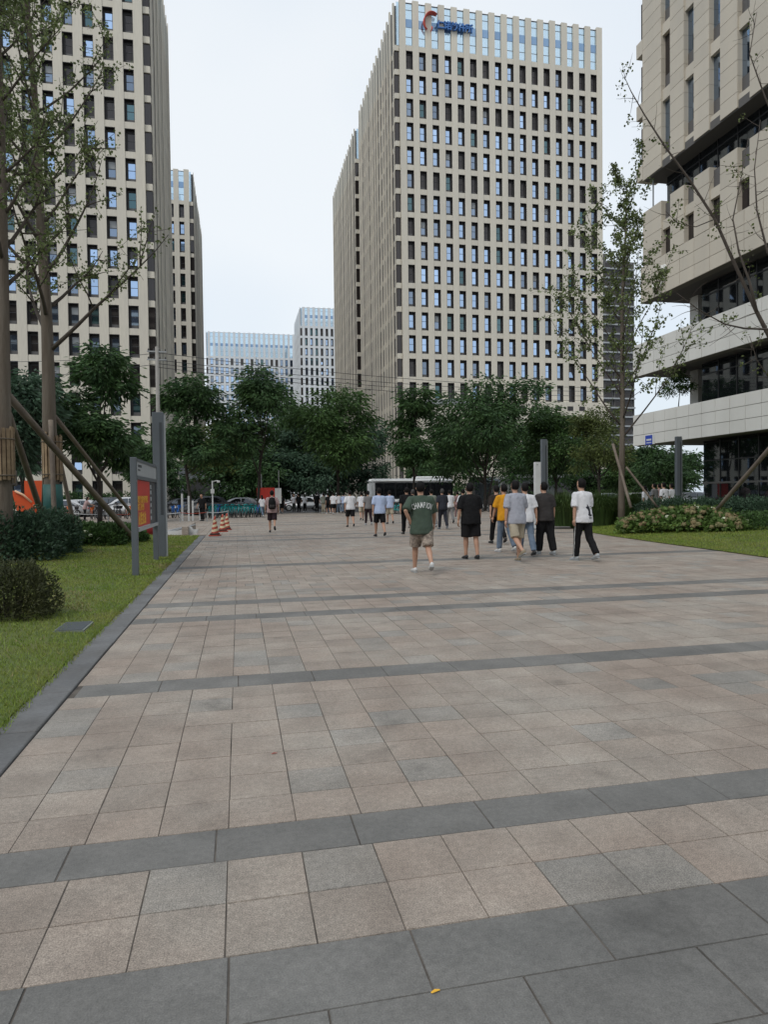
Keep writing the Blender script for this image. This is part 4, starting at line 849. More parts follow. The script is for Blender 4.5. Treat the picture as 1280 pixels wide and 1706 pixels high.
# ------------------------------------------------------------------ bicycles
def make_bike(col):
    root = put('shared_bicycle', None); mt = M[col] if isinstance(col, str) else col
    def wheel(y):
        bm = bmesh.new(); n = 16; tube(bm, [(0, y+math.cos(2*math.pi*k/n)*.31, .33+math.sin(2*math.pi*k/n)*.31) for k in range(n+1)], [.022]*(n+1), 5, (1,0,0), cap=False); w = mk('wheel', bm, 'rubber', root)
        bm = bmesh.new()
        for k in range(5): a = math.pi*k/5; tube(bm, [(0,y-math.cos(a)*.3,.33-math.sin(a)*.3),(0,y+math.cos(a)*.3,.33+math.sin(a)*.3)], [.008,.008], 4, (1,0,0))
        mk('rim', bm, 'steel', w)
    wheel(-.5); wheel(.5)
    bm = bmesh.new(); tube(bm, [(0,-.5,.33),(0,-.12,.35),(0,.38,.72)], [.022,.035,.03], 6, (1,0,0)); tube(bm, [(0,-.12,.35),(0,-.22,.86)], [.026,.022], 6, (1,0,0)); tube(bm, [(0,.5,.33),(0,.36,.95)], [.02,.025], 6, (1,0,0)); mk('frame', bm, mt, root)
    bm = bmesh.new(); ellipsoid(bm, (0,-.26,.9), (.09,.14,.045), 8, 5); mk('saddle', bm, 'rubber', root)
    bm = bmesh.new(); tube(bm, [(-.27,.22,1.04),(-.12,.33,1.02),(.12,.33,1.02),(.27,.22,1.04)], [.016]*4, 5, (0,0,1)); mk('handlebar', bm, 'blackmetal', root)
    bm = bmesh.new(); tube(bm, [(0,.55,.72),(0,.57,.95)], [(.11,.13),(.16,.15)], 4, (0,1,0)); mk('basket', bm, mt, root)
    bm = bmesh.new(); tube(bm, [(0,-.82,.42),(0,-.72,.62),(0,-.5,.70),(0,-.3,.64)], [(.035,.01)]*4, 5, (1,0,0)); mk('mudguard', bm, mt, root)
    return root
def copy_tree(o, parent=None):
    c = o.copy(); C.objects.link(c); c.parent = parent
    for ch in o.children: copy_tree(ch, c)
    return c
bcol = {'blue': mat('bike_blue', (.03,.16,.5), .4), 'teal': mat('bike_teal', (.02,.30,.30), .4), 'white': M['white_paint'], 'orange': mat('bike_orange', (.6,.14,.03), .4), 'dark': M['blackmetal']}
protos = {k: make_bike(v) for k, v in bcol.items()}; usedp = set()
def place_bike(col, X, Y, rz, label, group):
    o = protos[col] if col not in usedp else copy_tree(protos[col]); usedp.add(col)
    o.location = (X, Y, 0); o.rotation_euler = (R(random.uniform(-4, 4)), 0, rz); tag(o, label, 'bicycle', group)
ordw = ['first','second','third','fourth','fifth','sixth','seventh','eighth','ninth','tenth','eleventh','twelfth','thirteenth','fourteenth','fifteenth','sixteenth','seventeenth','eighteenth','nineteenth','twentieth','twenty-first','twenty-second','twenty-third','twenty-fourth','twenty-fifth','twenty-sixth','twenty-seventh','twenty-eighth']
for k in range(22):                              # row behind the guard and right of it
    x = 346+k*4.25; q = gnd(x, 859); col = random.choice(('teal','teal','teal','blue','dark'))
    place_bike(col, q.x, 50.5+random.uniform(-.3,.3), R(random.uniform(-14, 2)), '%s shared bicycle, %s from the guard in the row before the cars' % ({'dark':'black','teal':'teal','blue':'blue'}[col], ordw[k]), 'shared bicycles parked right of the guard')
for k in range(26):                              # row left of the gate posts
    x = 105+k*7.9; q = gnd(x, 859); col = random.choices(('dark','white','blue','orange'), (.5,.15,.2,.15))[0]
    if abs(x-140) < 8: continue
    place_bike(col, atY(x, 850, 52).x, 52+random.uniform(-.4,.4), R(random.uniform(-25, 20)), '%s bicycle, %s from the left in the row behind the lawn' % ({'dark':'black'}.get(col, col), ordw[k]), 'bicycles parked behind the left lawn')
for k in range(5):                               # scooter-like bikes by the bus
    q = atY(655+k*5, 850, 52); place_bike('teal' if k < 3 else 'dark', q.x, 52+k*.1, R(70+random.uniform(-20,20)), '%s bicycle beside the bus, %s from its left' % ('teal' if k < 3 else 'black', ordw[k]), 'bicycles by the bus')
for k in range(9):
    q = atY(782+k*7, 850, 54); place_bike(random.choice(('dark','dark','white')), q.x, 54+random.uniform(-.4,.4), R(random.uniform(-40,40)), 'bicycle partly hidden behind the walking group, %s from the left' % ordw[k], 'bicycles behind the walking group')
for p_ in [protos[k] for k in protos if k not in usedp]:
    for ch in list(p_.children_recursive): bpy.data.objects.remove(ch)
    bpy.data.objects.remove(p_)
# ------------------------------------------------------------------ cars and bus
def car(label, X, Y, rz, col, suv=False, group='parked cars along the road'):
    root = thing('parked_car', label, 'car', (X, Y, -.012), rz, group); h = .16 if suv else 0
    prof = [(-2.2,.32),(-2.25,.62),(-2.15,.88+h*.5),(-1.75,.96+h*.6),(-1.35,1.30+h),(-.75,1.46+h),(.25,1.45+h),(.75,1.27+h*.9),(1.2,.98+h*.5),(2.0,.84+h*.4),(2.22,.62),(2.2,.32)]
    def half(z): return .88 if z < .95+h*.6 else .88-(z-.95-h*.6)*.38
    bm = bmesh.new(); L_ = [[bm.verts.new((s*half(z), x, z)) for x, z in prof] for s in (-1, 1)]
    for s in (0, 1): bm.faces.new(L_[s])
    for k in range(len(prof)): bm.faces.new((L_[0][k], L_[0][(k+1)%len(prof)], L_[1][(k+1)%len(prof)], L_[1][k]))
    fix(bm); bmesh.ops.bevel(bm, geom=list(bm.edges), offset=.05, segments=2, affect='EDGES'); mk('body', bm, col, root, smooth=True)
    for s in (-1, 1):
        for q in (((-1.28,1.0),(-.78,1.36),(-.32,1.38),(-.32,1.0)), ((-.24,1.0),(-.24,1.38),(.22,1.36),(.85,1.02))):
            bm = bmesh.new(); vv = []
            for off in (.012, -.03): vv.append([bm.verts.new((s*(half(z+h*.8)+off), x, z+h*.8)) for x, z in q])
            for w in vv: bm.faces.new(w)
            for k in range(4): bm.faces.new((vv[0][k], vv[0][(k+1)%4], vv[1][(k+1)%4], vv[1][k]))
            mk('side_window', bm, 'g_car', root)
        for y_ in (-1.38, 1.38):
            bm = bmesh.new(); tube(bm, [(s*.70,y_,.33),(s*.90,y_,.33)], [.33,.33], 18, (0,0,1)); w = mk('wheel', bm, 'rubber', root); bm = bmesh.new(); tube(bm, [(s*.90,y_,.33),(s*.915,y_,.33)], [.21,.17], 12, (0,0,1)); mk('rim', bm, 'steel', w)
        bxo('headlight', (s*.55-.16,s*.55+.16,2.12,2.24,.62,.74), 'white_paint', root); bxo('taillight', (s*.6-.16,s*.6+.16,-2.27,-2.14,.66,.80), 'red', root)
        bxo('mirror', (s*.93-.08,s*.93+.08,.62,.76,.98+h*.6,1.12+h*.6), 'blackmetal', root, bev=.02)
    for (y0,z0,y1,z1) in ((-1.72,1.0,-1.38,1.27),(.80,1.24,1.16,1.02)):
        bm = bmesh.new(); hw = .66; n_ = Vector((0, -(z1-z0), (y1-y0))); n_ = n_.normalized()*(.035 if (y1-y0) > 0 else .035); n_ = n_ if n_.z > 0 else -n_
        z0 += h*.8; z1 += h*.8; bm.faces.new([bm.verts.new(Vector(q)+n_) for q in ((-hw,y0,z0),(hw,y0,z0),(hw,y1,z1),(-hw,y1,z1))]); mk('windscreen', bm, 'g_car', root)
    return root
cw = mat('car_white', (.55,.56,.57), .25); cg = mat('car_grey', (.09,.095,.10), .3, metal=.3); ck = mat('car_black', (.012,.013,.015), .2); cs = mat('car_silver', (.30,.31,.32), .3, metal=.5)
for px, Y, rz, col, suv, lab in ((100,60,92,cw,False,'white parked car behind the leftmost wooden stakes'),(128,62,88,cw,False,'white parked car partly behind the person in pink'),(178,61,90,cg,True,'dark grey parked car behind the long stake'),(210,60.5,90,cw,True,'white roofed parked car left of the sign board'),(300,61,90,ck,False,'black parked car behind the barrier gate'),
        (345,60,90,cg,True,'dark grey parked van behind the guard'),(398,60,82,cw,False,'white parked car behind the teal bicycles'),(437,66,88,cs,False,'silver car behind the red notice board'),(503,70,90,cw,False,'white car glimpsed between people in the crowd'),
        (948,62,90,ck,False,'black parked car behind the dark grey shirt'),(1005,61,90,cs,False,'silver parked car right of the printed shirt man'),(1052,64,88,cw,False,'white parked car behind the slender tree'),(1082,66,90,cs,True,'silver parked car under the right overhang'),(1150,60,90,cs,False,'silver parked car seen behind the right grey column')):
    q = atY(px, 840, Y); car(lab, q.x, Y, R(rz), col, suv)
M['bus_white'] = mat('bus_white', (.82,.83,.82), .3); bp = atY(620, 840, 66); bu = thing('city_bus', 'white single deck bus with black window band behind the walkers', 'bus', (bp.x, 66, -.012)); BL = atY(756, 840, 66).x-bp.x
bm = bmesh.new(); box(bm, 0, BL, 0, 2.4, .35, 1.15); bmesh.ops.bevel(bm, geom=list(bm.edges), offset=.06, segments=2, affect='EDGES'); mk('body', bm, 'bus_white', bu, smooth=True)
bm = bmesh.new(); box(bm, .0, BL, -.0, 2.4, 2.72, 3.15); bmesh.ops.bevel(bm, geom=list(bm.edges), offset=.14, segments=3, affect='EDGES'); mk('roof', bm, 'bus_white', bu, smooth=True)
bxo('roof_pod', (BL*.55,BL*.97,.3,2.1,3.15,3.36), 'bus_white', bu, bev=.06)
bxo('window_band', (.32,BL-.06,.03,2.37,1.15,2.72), 'g_car', bu); bxo('corner_pillar', (.0,.32,.0,2.4,1.15,2.72), 'bus_white', bu)
for k in range(1, 7): bxo('pillar', (BL*k/7-.04,BL*k/7+.04,.0,.05,1.15,2.72), 'blackmetal', bu)
bxo('door', (BL*.78,BL*.90,-.02,.04,.4,2.6), 'g_car', bu)
for xq in (BL*.2, BL*.72):
    bm = bmesh.new(); tube(bm, [(xq,-.03,.48),(xq,.25,.48)], [.48,.48], 20, (0,0,1)); w = mk('wheel', bm, 'rubber', bu); bm = bmesh.new(); tube(bm, [(xq,-.05,.48),(xq,-.02,.48)], [.26,.28], 14, (0,0,1)); mk('rim', bm, 'steel', w)
# ------------------------------------------------------------------ people
LAB = bpy.data.scenes.new('workbench')          # scratch scene, removed at the end
def remesh(bm, vox, smooth_it=4, name='cloth', wr=0.0, wf=9.0):
    me = bpy.data.meshes.new('tmp'); fix(bm); bm.to_mesh(me); bm.free(); o = bpy.data.objects.new('tmp', me); LAB.collection.objects.link(o)
    r = o.modifiers.new('r', 'REMESH'); r.mode = 'VOXEL'; r.voxel_size = vox; r.use_smooth_shade = True
    s = o.modifiers.new('s', 'SMOOTH'); s.iterations = smooth_it; s.factor = .5
    LAB.view_layers[0].update(); dg = LAB.view_layers[0].depsgraph; out = bpy.data.meshes.new_from_object(o.evaluated_get(dg)); out.name = name
    bpy.data.objects.remove(o); bpy.data.meshes.remove(me)
    if wr:
        sd = Vector((random.random()*50, random.random()*50, 0)); co = np.empty(len(out.vertices)*3, np.float32); out.vertices.foreach_get('co', co); co = co.reshape(-1, 3)
        nr = np.array([v.normal[:] for v in out.vertices])
        d = np.array([noise.noise(Vector((p[0]*wf*1.2, p[1]*wf*1.2, p[2]*wf*.55+p[0]*wf*.7))+sd)+.5*noise.noise(Vector(p.tolist())*wf*2.2+sd) for p in co])
        co += (nr*d[:, None]*wr).astype(np.float32); out.vertices.foreach_set('co', co.ravel()); out.update()
    return out
def hand(bm, w, d, inward, curl=35):
    """Palm and five separate bent fingers at wrist w along d; inward = direction the palm faces."""
    d = d.normalized(); pn = (inward-d*inward.dot(d)).normalized(); sx = d.cross(pn)
    tube(bm, [w-d*.02, w+d*.03, w+d*.085], [(.026,.018),(.038,.017),(.036,.013)], 8, pn)
    for k, (o, L) in enumerate(((-.027,.062),(-.009,.074),(.009,.07),(.026,.056))):
        p = w+d*.08+sx*o; c1, c2 = R(curl*.6), R(curl*1.5); d1 = d*math.cos(c1)+pn*math.sin(c1); d2 = d*math.cos(c2)+pn*math.sin(c2)
        tube(bm, [p-d*.01, p+d1*L*.5, p+d1*L*.5+d2*L*.5], [.0092,.0088,.0065], 6, sx)
    p = w+d*.02-sx*.03; d1 = (d*.75-sx*.5+pn*.35).normalized(); tube(bm, [p, p+d1*.035, p+(d1+d*.35).normalized()*.062], [.0115,.0105,.0075], 6, pn)
def person(label, X, Y, h=1.72, head=0.0, shirt=None, bottom='shorts', bmat=None, shoe='white_paint', step=(18,6,-16,28), armL=(-18,14,9), armR=(16,18,9), vox=.028, z0=0.0, build=1.0, skin='skin', hair='short', group=None, lean=3, look=0.0, sock=None, handL=None, long=False, hipL=False, hem=.80, leg_w=1.0):
    """Walking figure seen from any side; +y is the walking direction. step = (thigh L, knee L, thigh R, knee R) in degrees."""
    V3 = Vector; root = thing('person', label, 'person', (X, Y, z0), R(head), group); s = h/1.72
    legs = {}
    for sd, (a, k) in ((-1, step[:2]), (1, step[2:])):
        a, k = R(a), R(k); hip = V3((sd*.088*build, 0, .90)); kn = hip+V3((sd*.012, math.sin(a), -math.cos(a)))*.425; an = kn+V3((-sd*.005, math.sin(a-k), -math.cos(a-k)))*.405
        pit = max(0, k-R(8))*.95 if a < 0 else -max(0, a-R(10))*.5
        fw_ = V3((sd*.10, math.cos(pit), -math.sin(pit))).normalized(); dn = V3((0, -math.sin(pit), -math.cos(pit)))
        legs[sd] = (hip, kn, an, fw_, dn)
    low = min((l[2]+l[4]*.085+l[3]*f).z for l in legs.values() for f in (-.055, .16)); Z = -low
    T = lambda p: (V3(p)+V3((0,0,Z)))*s
    def up_(z): return -math.sin(R(lean))*0+math.tan(R(lean))*max(0, z-.9)      # forward lean of the trunk
    U = lambda x, y, z: V3((x, y+up_(z), z))
    arms = {}
    for sd, (a, e, ab) in ((-1, armL), (1, armR)):
        a, e, ab = R(a), R(e), R(ab); sh = U(sd*.176*build, -.005, 1.385); d1 = V3((sd*math.sin(ab), math.sin(a)*math.cos(ab), -math.cos(a)*math.cos(ab))); el = sh+d1*.285
        d2 = V3((sd*math.sin(ab)*.4, math.sin(a+e), -math.cos(a+e))).normalized(); wr = el+d2*.245; arms[sd] = [sh, el, wr, d2]
    if hipL:                                                                     # left hand pushed into the pocket
        sh = arms[-1][0]; el = sh+V3((-.13,-.15,-.21)); wr = V3((-.175,-.02,.90)); arms[-1] = [sh, el, wr, (wr-el).normalized()]
    b = build
    # --- body: one continuous skin surface
    bm = bmesh.new()
    tube(bm, [T(U(0,0,.86)), T(U(0,0,1.0)), T(U(0,.0,1.2)), T(U(0,0,1.36)), T(U(0,0,1.44))], [tuple(q*s*b for q in r) for r in ((.145,.10),(.135,.095),(.15,.105),(.165,.10),(.09,.07))], 14)
    tube(bm, [T(U(0,.0,1.40)), T(U(0,.012,1.50)), T(U(0,.02,1.56))], [.062*s,.055*s,.058*s], 12)
    hc = U(0,.025,1.597); hr = V3((0,0,R(look)))
    hd = bmesh.new(); hrow = ((-.118,.030,.038,.045),(-.10,.048,.062,.03),(-.06,.062,.082,.012),(-.01,.071,.093,.0),(.04,.073,.096,-.006),(.08,.062,.082,-.01),(.105,.040,.055,-.012),(.116,.014,.02,-.012))
    tube(bm, [T(hc+V3((0,y_,z_))) for z_,_,_,y_ in hrow], [(rx*s, ry*s) for _,rx,ry,_ in hrow], 16)
    tube(bm, [T(hc+V3((0,.088,.02))), T(hc+V3((0,.118,-.022))), T(hc+V3((0,.092,-.034)))], [.010*s,.017*s,.013*s], 6, (1,0,0))
    for sd in (-1,1): tube(bm, [T(hc+V3((sd*.068,-.01,.015))), T(hc+V3((sd*.083,-.018,.005))), T(hc+V3((sd*.080,-.012,-.028)))], [.014*s,.020*s,.010*s], 8, (0,1,0))
    for sd in (-1,1):
        sh, el, wr, d2 = arms[sd]; tube(bm, [T(sh+V3((-sd*.03,0,.0))), T(sh.lerp(el,.35)), T(el), T(el.lerp(wr,.3)), T(wr)], [.050*s*b,.044*s*b,.036*s*b,.037*s*b,.025*s*b], 10)
        hip, kn, an, fw_, dn = legs[sd]; tube(bm, [T(hip), T(hip.lerp(kn,.4)), T(kn), T(kn.lerp(an,.3)), T(kn.lerp(an,.7)), T(an), T(an+dn*.05+fw_*.02)], [q*s*b for q in (.088,.074,.053,.054,.040,.034,.034)], 12)
    bd = remesh(bm, vox*.8, 3, 'person_body'); bm = bmesh.new(); bm.from_mesh(bd)
    for sd in (-1,1):
        sh, el, wr, d2 = arms[sd]; hand(bm, T(wr+d2*.01), d2, V3((-sd, .15, 0)), 42)
    bpy.data.meshes.remove(bd); body = mk('body', bm, skin, root, smooth=True)
    for sd in (-1,1):
        bm = bmesh.new(); ellipsoid(bm, T(hc+V3((sd*.030,.080,.012))), (.012*s,.008*s,.007*s), 6, 4); mk('eye', bm, 'hair', body)
    bm = bmesh.new(); tube(bm, [T(hc+V3((-.022,.083,-.062))), T(hc+V3((0,.089,-.063))), T(hc+V3((.022,.083,-.062)))], [.004*s,.007*s,.004*s], 6, (0,0,1)); mk('mouth', bm, 'red_sign', body)
    # --- shirt
    bm = bmesh.new(); zb = hem
    tube(bm, [T(U(0,-.012,zb)), T(U(0,-.012,zb+.10)), T(U(0,-.010,1.08)), T(U(0,-.002,1.24)), T(U(0,0,1.36)), T(U(0,.0,1.425)), T(U(0,.005,1.462))], [(rx*s*b, ry*s*b) for rx, ry in ((.215,.172),(.21,.165),(.19,.142),(.194,.134),(.190,.118),(.128,.088),(.068,.062))], 18)
    for sd in (-1,1):
        sh, el, wr, d2 = arms[sd]; e2 = el.lerp(wr,.92) if long else sh.lerp(el,.92)
        mids = [T(sh+V3((-sd*.09,0,.0))), T(sh+V3((-sd*.01,0,.0))), T(sh.lerp(el,.5))]+([T(el)] if long else [])+[T(e2)]
        tube(bm, mids, [(q*s*b) for q in ((.075,.075,.073,.058,.045) if long else (.075,.076,.078,.078))], 12)
    me = remesh(bm, vox, 5, 'shirt', .013*s, 8); me.materials.clear(); me.materials.append(shirt); st = put('shirt', me, root)
    # --- shorts or trousers
    bm = bmesh.new(); tube(bm, [T((0,0,1.0)), T((0,-.008,.94)), T((0,-.012,.86)), T((0,0,.80))], [(rx*s*b, ry*s*b) for rx, ry in ((.155,.112),(.17,.125),(.178,.135),(.15,.11))], 16)
    for sd in (-1,1):
        hip, kn, an, fw_, dn = legs[sd]; ofs = V3((0,-.006,0))
        if bottom == 'shorts': pts, rr = [hip, hip.lerp(kn,.5), kn+ (hip-kn).normalized()*.02], (.108,.10,.098)
        else: pts, rr = [hip, hip.lerp(kn,.5), kn, kn.lerp(an,.5), an+(kn-an).normalized()*.01], (.108,.092,.076,.070,.066)
        tube(bm, [T(p+ofs) for p in pts], [q*s*b*leg_w for q in rr], 12)
    me = remesh(bm, vox, 4, bottom, .011*s, 10); me.materials.clear(); me.materials.append(bmat); bo = put(bottom, me, root)
    # --- shoes, hair
    for sd in (-1,1):
        hip, kn, an, fw_, dn = legs[sd]; bm = bmesh.new(); o = an+dn*.045
        tube(bm, [T(o-fw_*.075), T(o-fw_*.055-dn*.012), T(o-fw_*.0-dn*.012), T(o+fw_*.08+dn*.008), T(o+fw_*.15+dn*.016), T(o+fw_*.185+dn*.02)], [(rx*s, ry*s) for rx, ry in ((.018,.025),(.036,.046),(.041,.050),(.046,.034),(.038,.024),(.014,.012))], 12, -dn)
        so = mk('shoe', bm, shoe, root, smooth=True); bm = bmesh.new(); o2 = an+dn*.078
        tube(bm, [T(o2-fw_*.078), T(o2-fw_*.05), T(o2+fw_*.02), T(o2+fw_*.12), T(o2+fw_*.19)], [(rx*s, .011*s) for rx in (.022,.038,.036,.046,.018)], 12, -dn); mk('sole', bm, 'grey_light' if shoe != 'blackmetal' else 'rubber', so)
        if sock: bm = bmesh.new(); tube(bm, [T(an+dn*.04), T(an+(kn-an).normalized()*.09)], [.042*s,.041*s], 10); mk('sock', bm, sock, root, smooth=True)
    grey = hair == 'thin'; hair = 'short' if grey else hair
    if hair:
        sd_ = V3((random.random()*9,0,0)); 
        def hf(p):
            k = 1+.055*noise.noise(p*28+sd_); p = p*k
            if p.y > .0*s and p.z < .055*s: p.y = p.y*.15
            if p.z < -.085*s and hair == 'short': p.z = -.085*s+(p.z+.085*s)*.3; p.x *= .85
            return p
        bm = bmesh.new(); r_ = (.088*s,.110*s,.118*s) if hair == 'short' else (.088*s,.112*s,.095*s)
        ellipsoid(bm, T(hc+V3((0,-.022,.024 if hair == 'short' else .04))), r_, 18, 14, fn=hf)
        if hair == 'long': tube(bm, [T(hc+V3((0,-.06,.06))), T(hc+V3((0,-.095,-.05))), T(hc+V3((0,-.10,-.2))), T(hc+V3((0,-.10,-.32)))], [(.07*s,.04*s),(.085*s,.045*s),(.08*s,.03*s),(.045*s,.015*s)], 12)
        mk('hair', bm, 'hair_grey' if grey else 'hair', root, smooth=True)
    if look:                                                                       # turn the head on the neck
        pass
    return root, dict(T=T, U=U, arms=arms, legs=legs, shirt=st, bottom=bo, s=s, body=body)
def cl(name, col, var=.12, **k): return mat('cloth_'+name, col, .85, var=var, vscale=6, bump=.3, bscale=60, spec=.2, **k)
K = dict(green=cl('bottle_green', (.062,.088,.066)), black=cl('black', (.010,.010,.011)), yellow=cl('mustard', (.66,.30,.018)), lgrey=cl('light_grey', (.36,.37,.42)), white=cl('white', (.66,.66,.68), .06), dgrey=cl('charcoal', (.042,.038,.037)), brown=cl('dark_brown', (.035,.026,.022)), navy=cl('navy', (.030,.032,.042)), sage=cl('sage_grey', (.22,.235,.20)), blue=cl('pale_blue', (.42,.50,.68), .08), pink=cl('dusty_pink', (.40,.28,.27)), grey=cl('mid_grey', (.20,.195,.195)),
         khaki=cl('khaki', (.40,.35,.265)), jeans=cl('jeans', (.16,.21,.28), .3), maroon=cl('maroon_black', (.03,.018,.022)), olive=cl('dark_olive', (.05,.055,.045)), plaid=cl('plaid_pink', (.34,.22,.22), .5), tan=cl('tan', (.30,.25,.18)))
K['camo'] = mat('cloth_camouflage', (.40,.33,.27), .85, col2=(.13,.105,.085), vscale=16, bump=.3, bscale=60, fine=.25, fscale=45)
GP = 'people walking away across the plaza'
NEAR = .017
def at(px, py): q = gnd(px, py); return q.x, q.y
x, y = at(703, 955)
r, info = person('man in bottle green shirt with white arched lettering and patterned shorts', x, y, 1.75, -4, K['green'], 'shorts', K['camo'], 'white_paint', (14,4,-18,30), (-20,14,20), (16,16,16), NEAR, build=1.08, group=GP, hipL=True, hem=.74, leg_w=1.08)
# lettering wrapped onto the back of the shirt
def back_print(shirt_o, txt, zc, rad, size, m_, xs, info, bold=.002):
    s = info['s']; me_s = shirt_o.data; dg = bpy.context.evaluated_depsgraph_get()
    from mathutils.bvhtree import BVHTree
    bvh = BVHTree.FromPolygons([v.co for v in me_s.vertices], [p.vertices[:] for p in me_s.polygons])
    n_ = len(txt); adv = [dict(I=.55, M=1.25).get(c_, 1.0) for c_ in txt]; tot = sum(adv)
    for k, ch in enumerate(txt):
        t = sum(adv[:k])+adv[k]/2-tot/2; ang = t*xs/rad; cx, cz = math.sin(ang)*rad, zc-rad+math.cos(ang)*rad
        me = text_mesh(ch, size, 0, m_, bold); bm = bmesh.new(); bm.from_mesh(me); bpy.data.meshes.remove(me)
        bmesh.ops.triangulate(bm, faces=bm.faces); bmesh.ops.subdivide_edges(bm, edges=bm.edges, cuts=1)
        wd = max(v.co.x for v in bm.verts)+min(v.co.x for v in bm.verts)
        for v in bm.verts:
            lx, lz = (v.co.x-wd/2)*.47, v.co.y; X_ = cx+lx*math.cos(ang)+lz*math.sin(ang); Z_ = cz-lx*math.sin(ang)+lz*math.cos(ang)
            hit = bvh.ray_cast(Vector((X_, -1.0, Z_)), Vector((0,1,0))); v.co = Vector((X_, (hit[0].y if hit[0] else -.12)-.011, Z_))
        me = bpy.data.meshes.new('lettering'); bm.to_mesh(me); bm.free(); me.materials.append(M[m_]); put('lettering', me, shirt_o)
T = info['T']; back_print(info['shirt'], 'CHAMPION', T((0,0,1.235)).z, .38, .155, 'white_paint', .046, info)
x, y = at(785, 931)
person('man all in black with loose shirt and knee length shorts', x, y, 1.74, 2, K['black'], 'shorts', K['black'], 'blackmetal', (5,3,-7,8), (-4,12,13), (4,12,10), NEAR, build=1.12, group=GP, hem=.78, leg_w=1.12)
x, y = at(842, 920)
person('man in mustard yellow shirt and pale jeans behind the grey shirt', x, y, 1.74, 6, K['yellow'], 'trousers', K['jeans'], 'white_paint', (12,4,-14,20), (10,10,12), (-12,10,10), NEAR, group=GP)
x, y = at(861, 936)
M['tan_'] = K['tan']
person('man in light grey shirt and khaki shorts stepping in slippers', x, y, 1.77, 4, K['lgrey'], 'shorts', K['khaki'], 'tan_', (-20,34,8,4), (-12,12,12), (14,14,12), NEAR, build=1.04, group=GP)
x, y = at(877, 926)
person('man in plain white shirt and faded jeans half hidden by the grey shirt', x, y, 1.74, 0, K['white'], 'trousers', K['jeans'], 'blackmetal', (10,4,-10,16), (10,12,12), (-10,14,14), NEAR, group=GP)
x, y = at(909, 924)
r, info = person('man in charcoal shirt and wide black trousers with pale shoes', x, y, 1.76, 8, K['dgrey'], 'trousers', K['black'], 'grey_light', (10,2,-10,8), (8,22,10), (-6,12,10), NEAR, build=1.06, group=GP, leg_w=1.22)
x, y = at(972, 934)
r, info = person('man in oversized white shirt with dark back print and black track trousers', x, y, 1.80, 10, K['white'], 'trousers', K['black'], 'grey_light', (10,4,-12,22), (-10,10,10), (8,18,10), NEAR, build=1.02, group=GP, hem=.80, leg_w=1.02)
# abstract ink print on that shirt's back: loose dark strokes and fine lines
from mathutils.bvhtree import BVHTree
sh_ = info['shirt']; bvh = BVHTree.FromPolygons([v.co for v in sh_.data.vertices], [p.vertices[:] for p in sh_.data.polygons]); T = info['T']
def patch(cx, cz, w, h, ang):
    bm = bmesh.new(); g = [[None]*4 for _ in range(4)]
    for i in range(4):
        for j in range(4):
            a, b_ = (i/3-.5)*w*(1-.5*abs(j/3-.5)), (j/3-.5)*h; X_ = cx+a*math.cos(ang)-b_*math.sin(ang); Z_ = cz+a*math.sin(ang)+b_*math.cos(ang)
            hit = bvh.ray_cast(Vector((X_,-1,Z_)), Vector((0,1,0))); g[i][j] = bm.verts.new((X_, (hit[0].y if hit[0] else -.12)-.004, Z_))
    for i in range(3):
        for j in range(3): bm.faces.new((g[i][j], g[i+1][j], g[i+1][j+1], g[i][j+1]))
    mk('print', bm, K['navy'], sh_)
zc = T((0,0,1.03)).z
for cx, dz, w, h, a in ((.045,.06,.08,.11,.4),(.05,-.02,.07,.10,-.2),(.0,.09,.05,.05,.9),(.075,-.08,.10,.035,.1),(.03,-.065,.05,.04,.5),(.06,-.125,.11,.012,0),(.06,-.15,.10,.010,0),(.12,.11,.05,.012,-.5),(.12,.07,.035,.010,.6),(.02,.125,.03,.07,.3)): patch(cx, zc+dz, w, h, a)
for sd in (1,):                                   # side stripe of the track trousers
    hip, kn, an, fw_, dn = info['legs'][-1]; bm = bmesh.new(); tube(bm, [info['T'](p+Vector((-o,-.02,0))) for p, o in ((hip,.098),(hip.lerp(kn,.5),.088),(kn,.072),(kn.lerp(an,.5),.066),(an,.062))], [(.006,.016)]*5, 6, (1,0,0)); mk('stripe', bm, 'white_paint', info['bottom'])
sh, el, wr_, d2 = info['arms'][1]; ph = info['T'](wr_+d2*.09); q = r.matrix_basis @ ph
tag(bxo('phone', (-.012,.012,-.04,.04,-.08,.08), 'blackmetal', None, q, .004), 'black phone held by the man in the printed white shirt', 'phone')
x, y = at(829, 906)
person('man in dark brown shirt mostly hidden behind the mustard shirt', x, y, 1.76, 0, K['brown'], 'trousers', K['black'], 'blackmetal', group=GP)
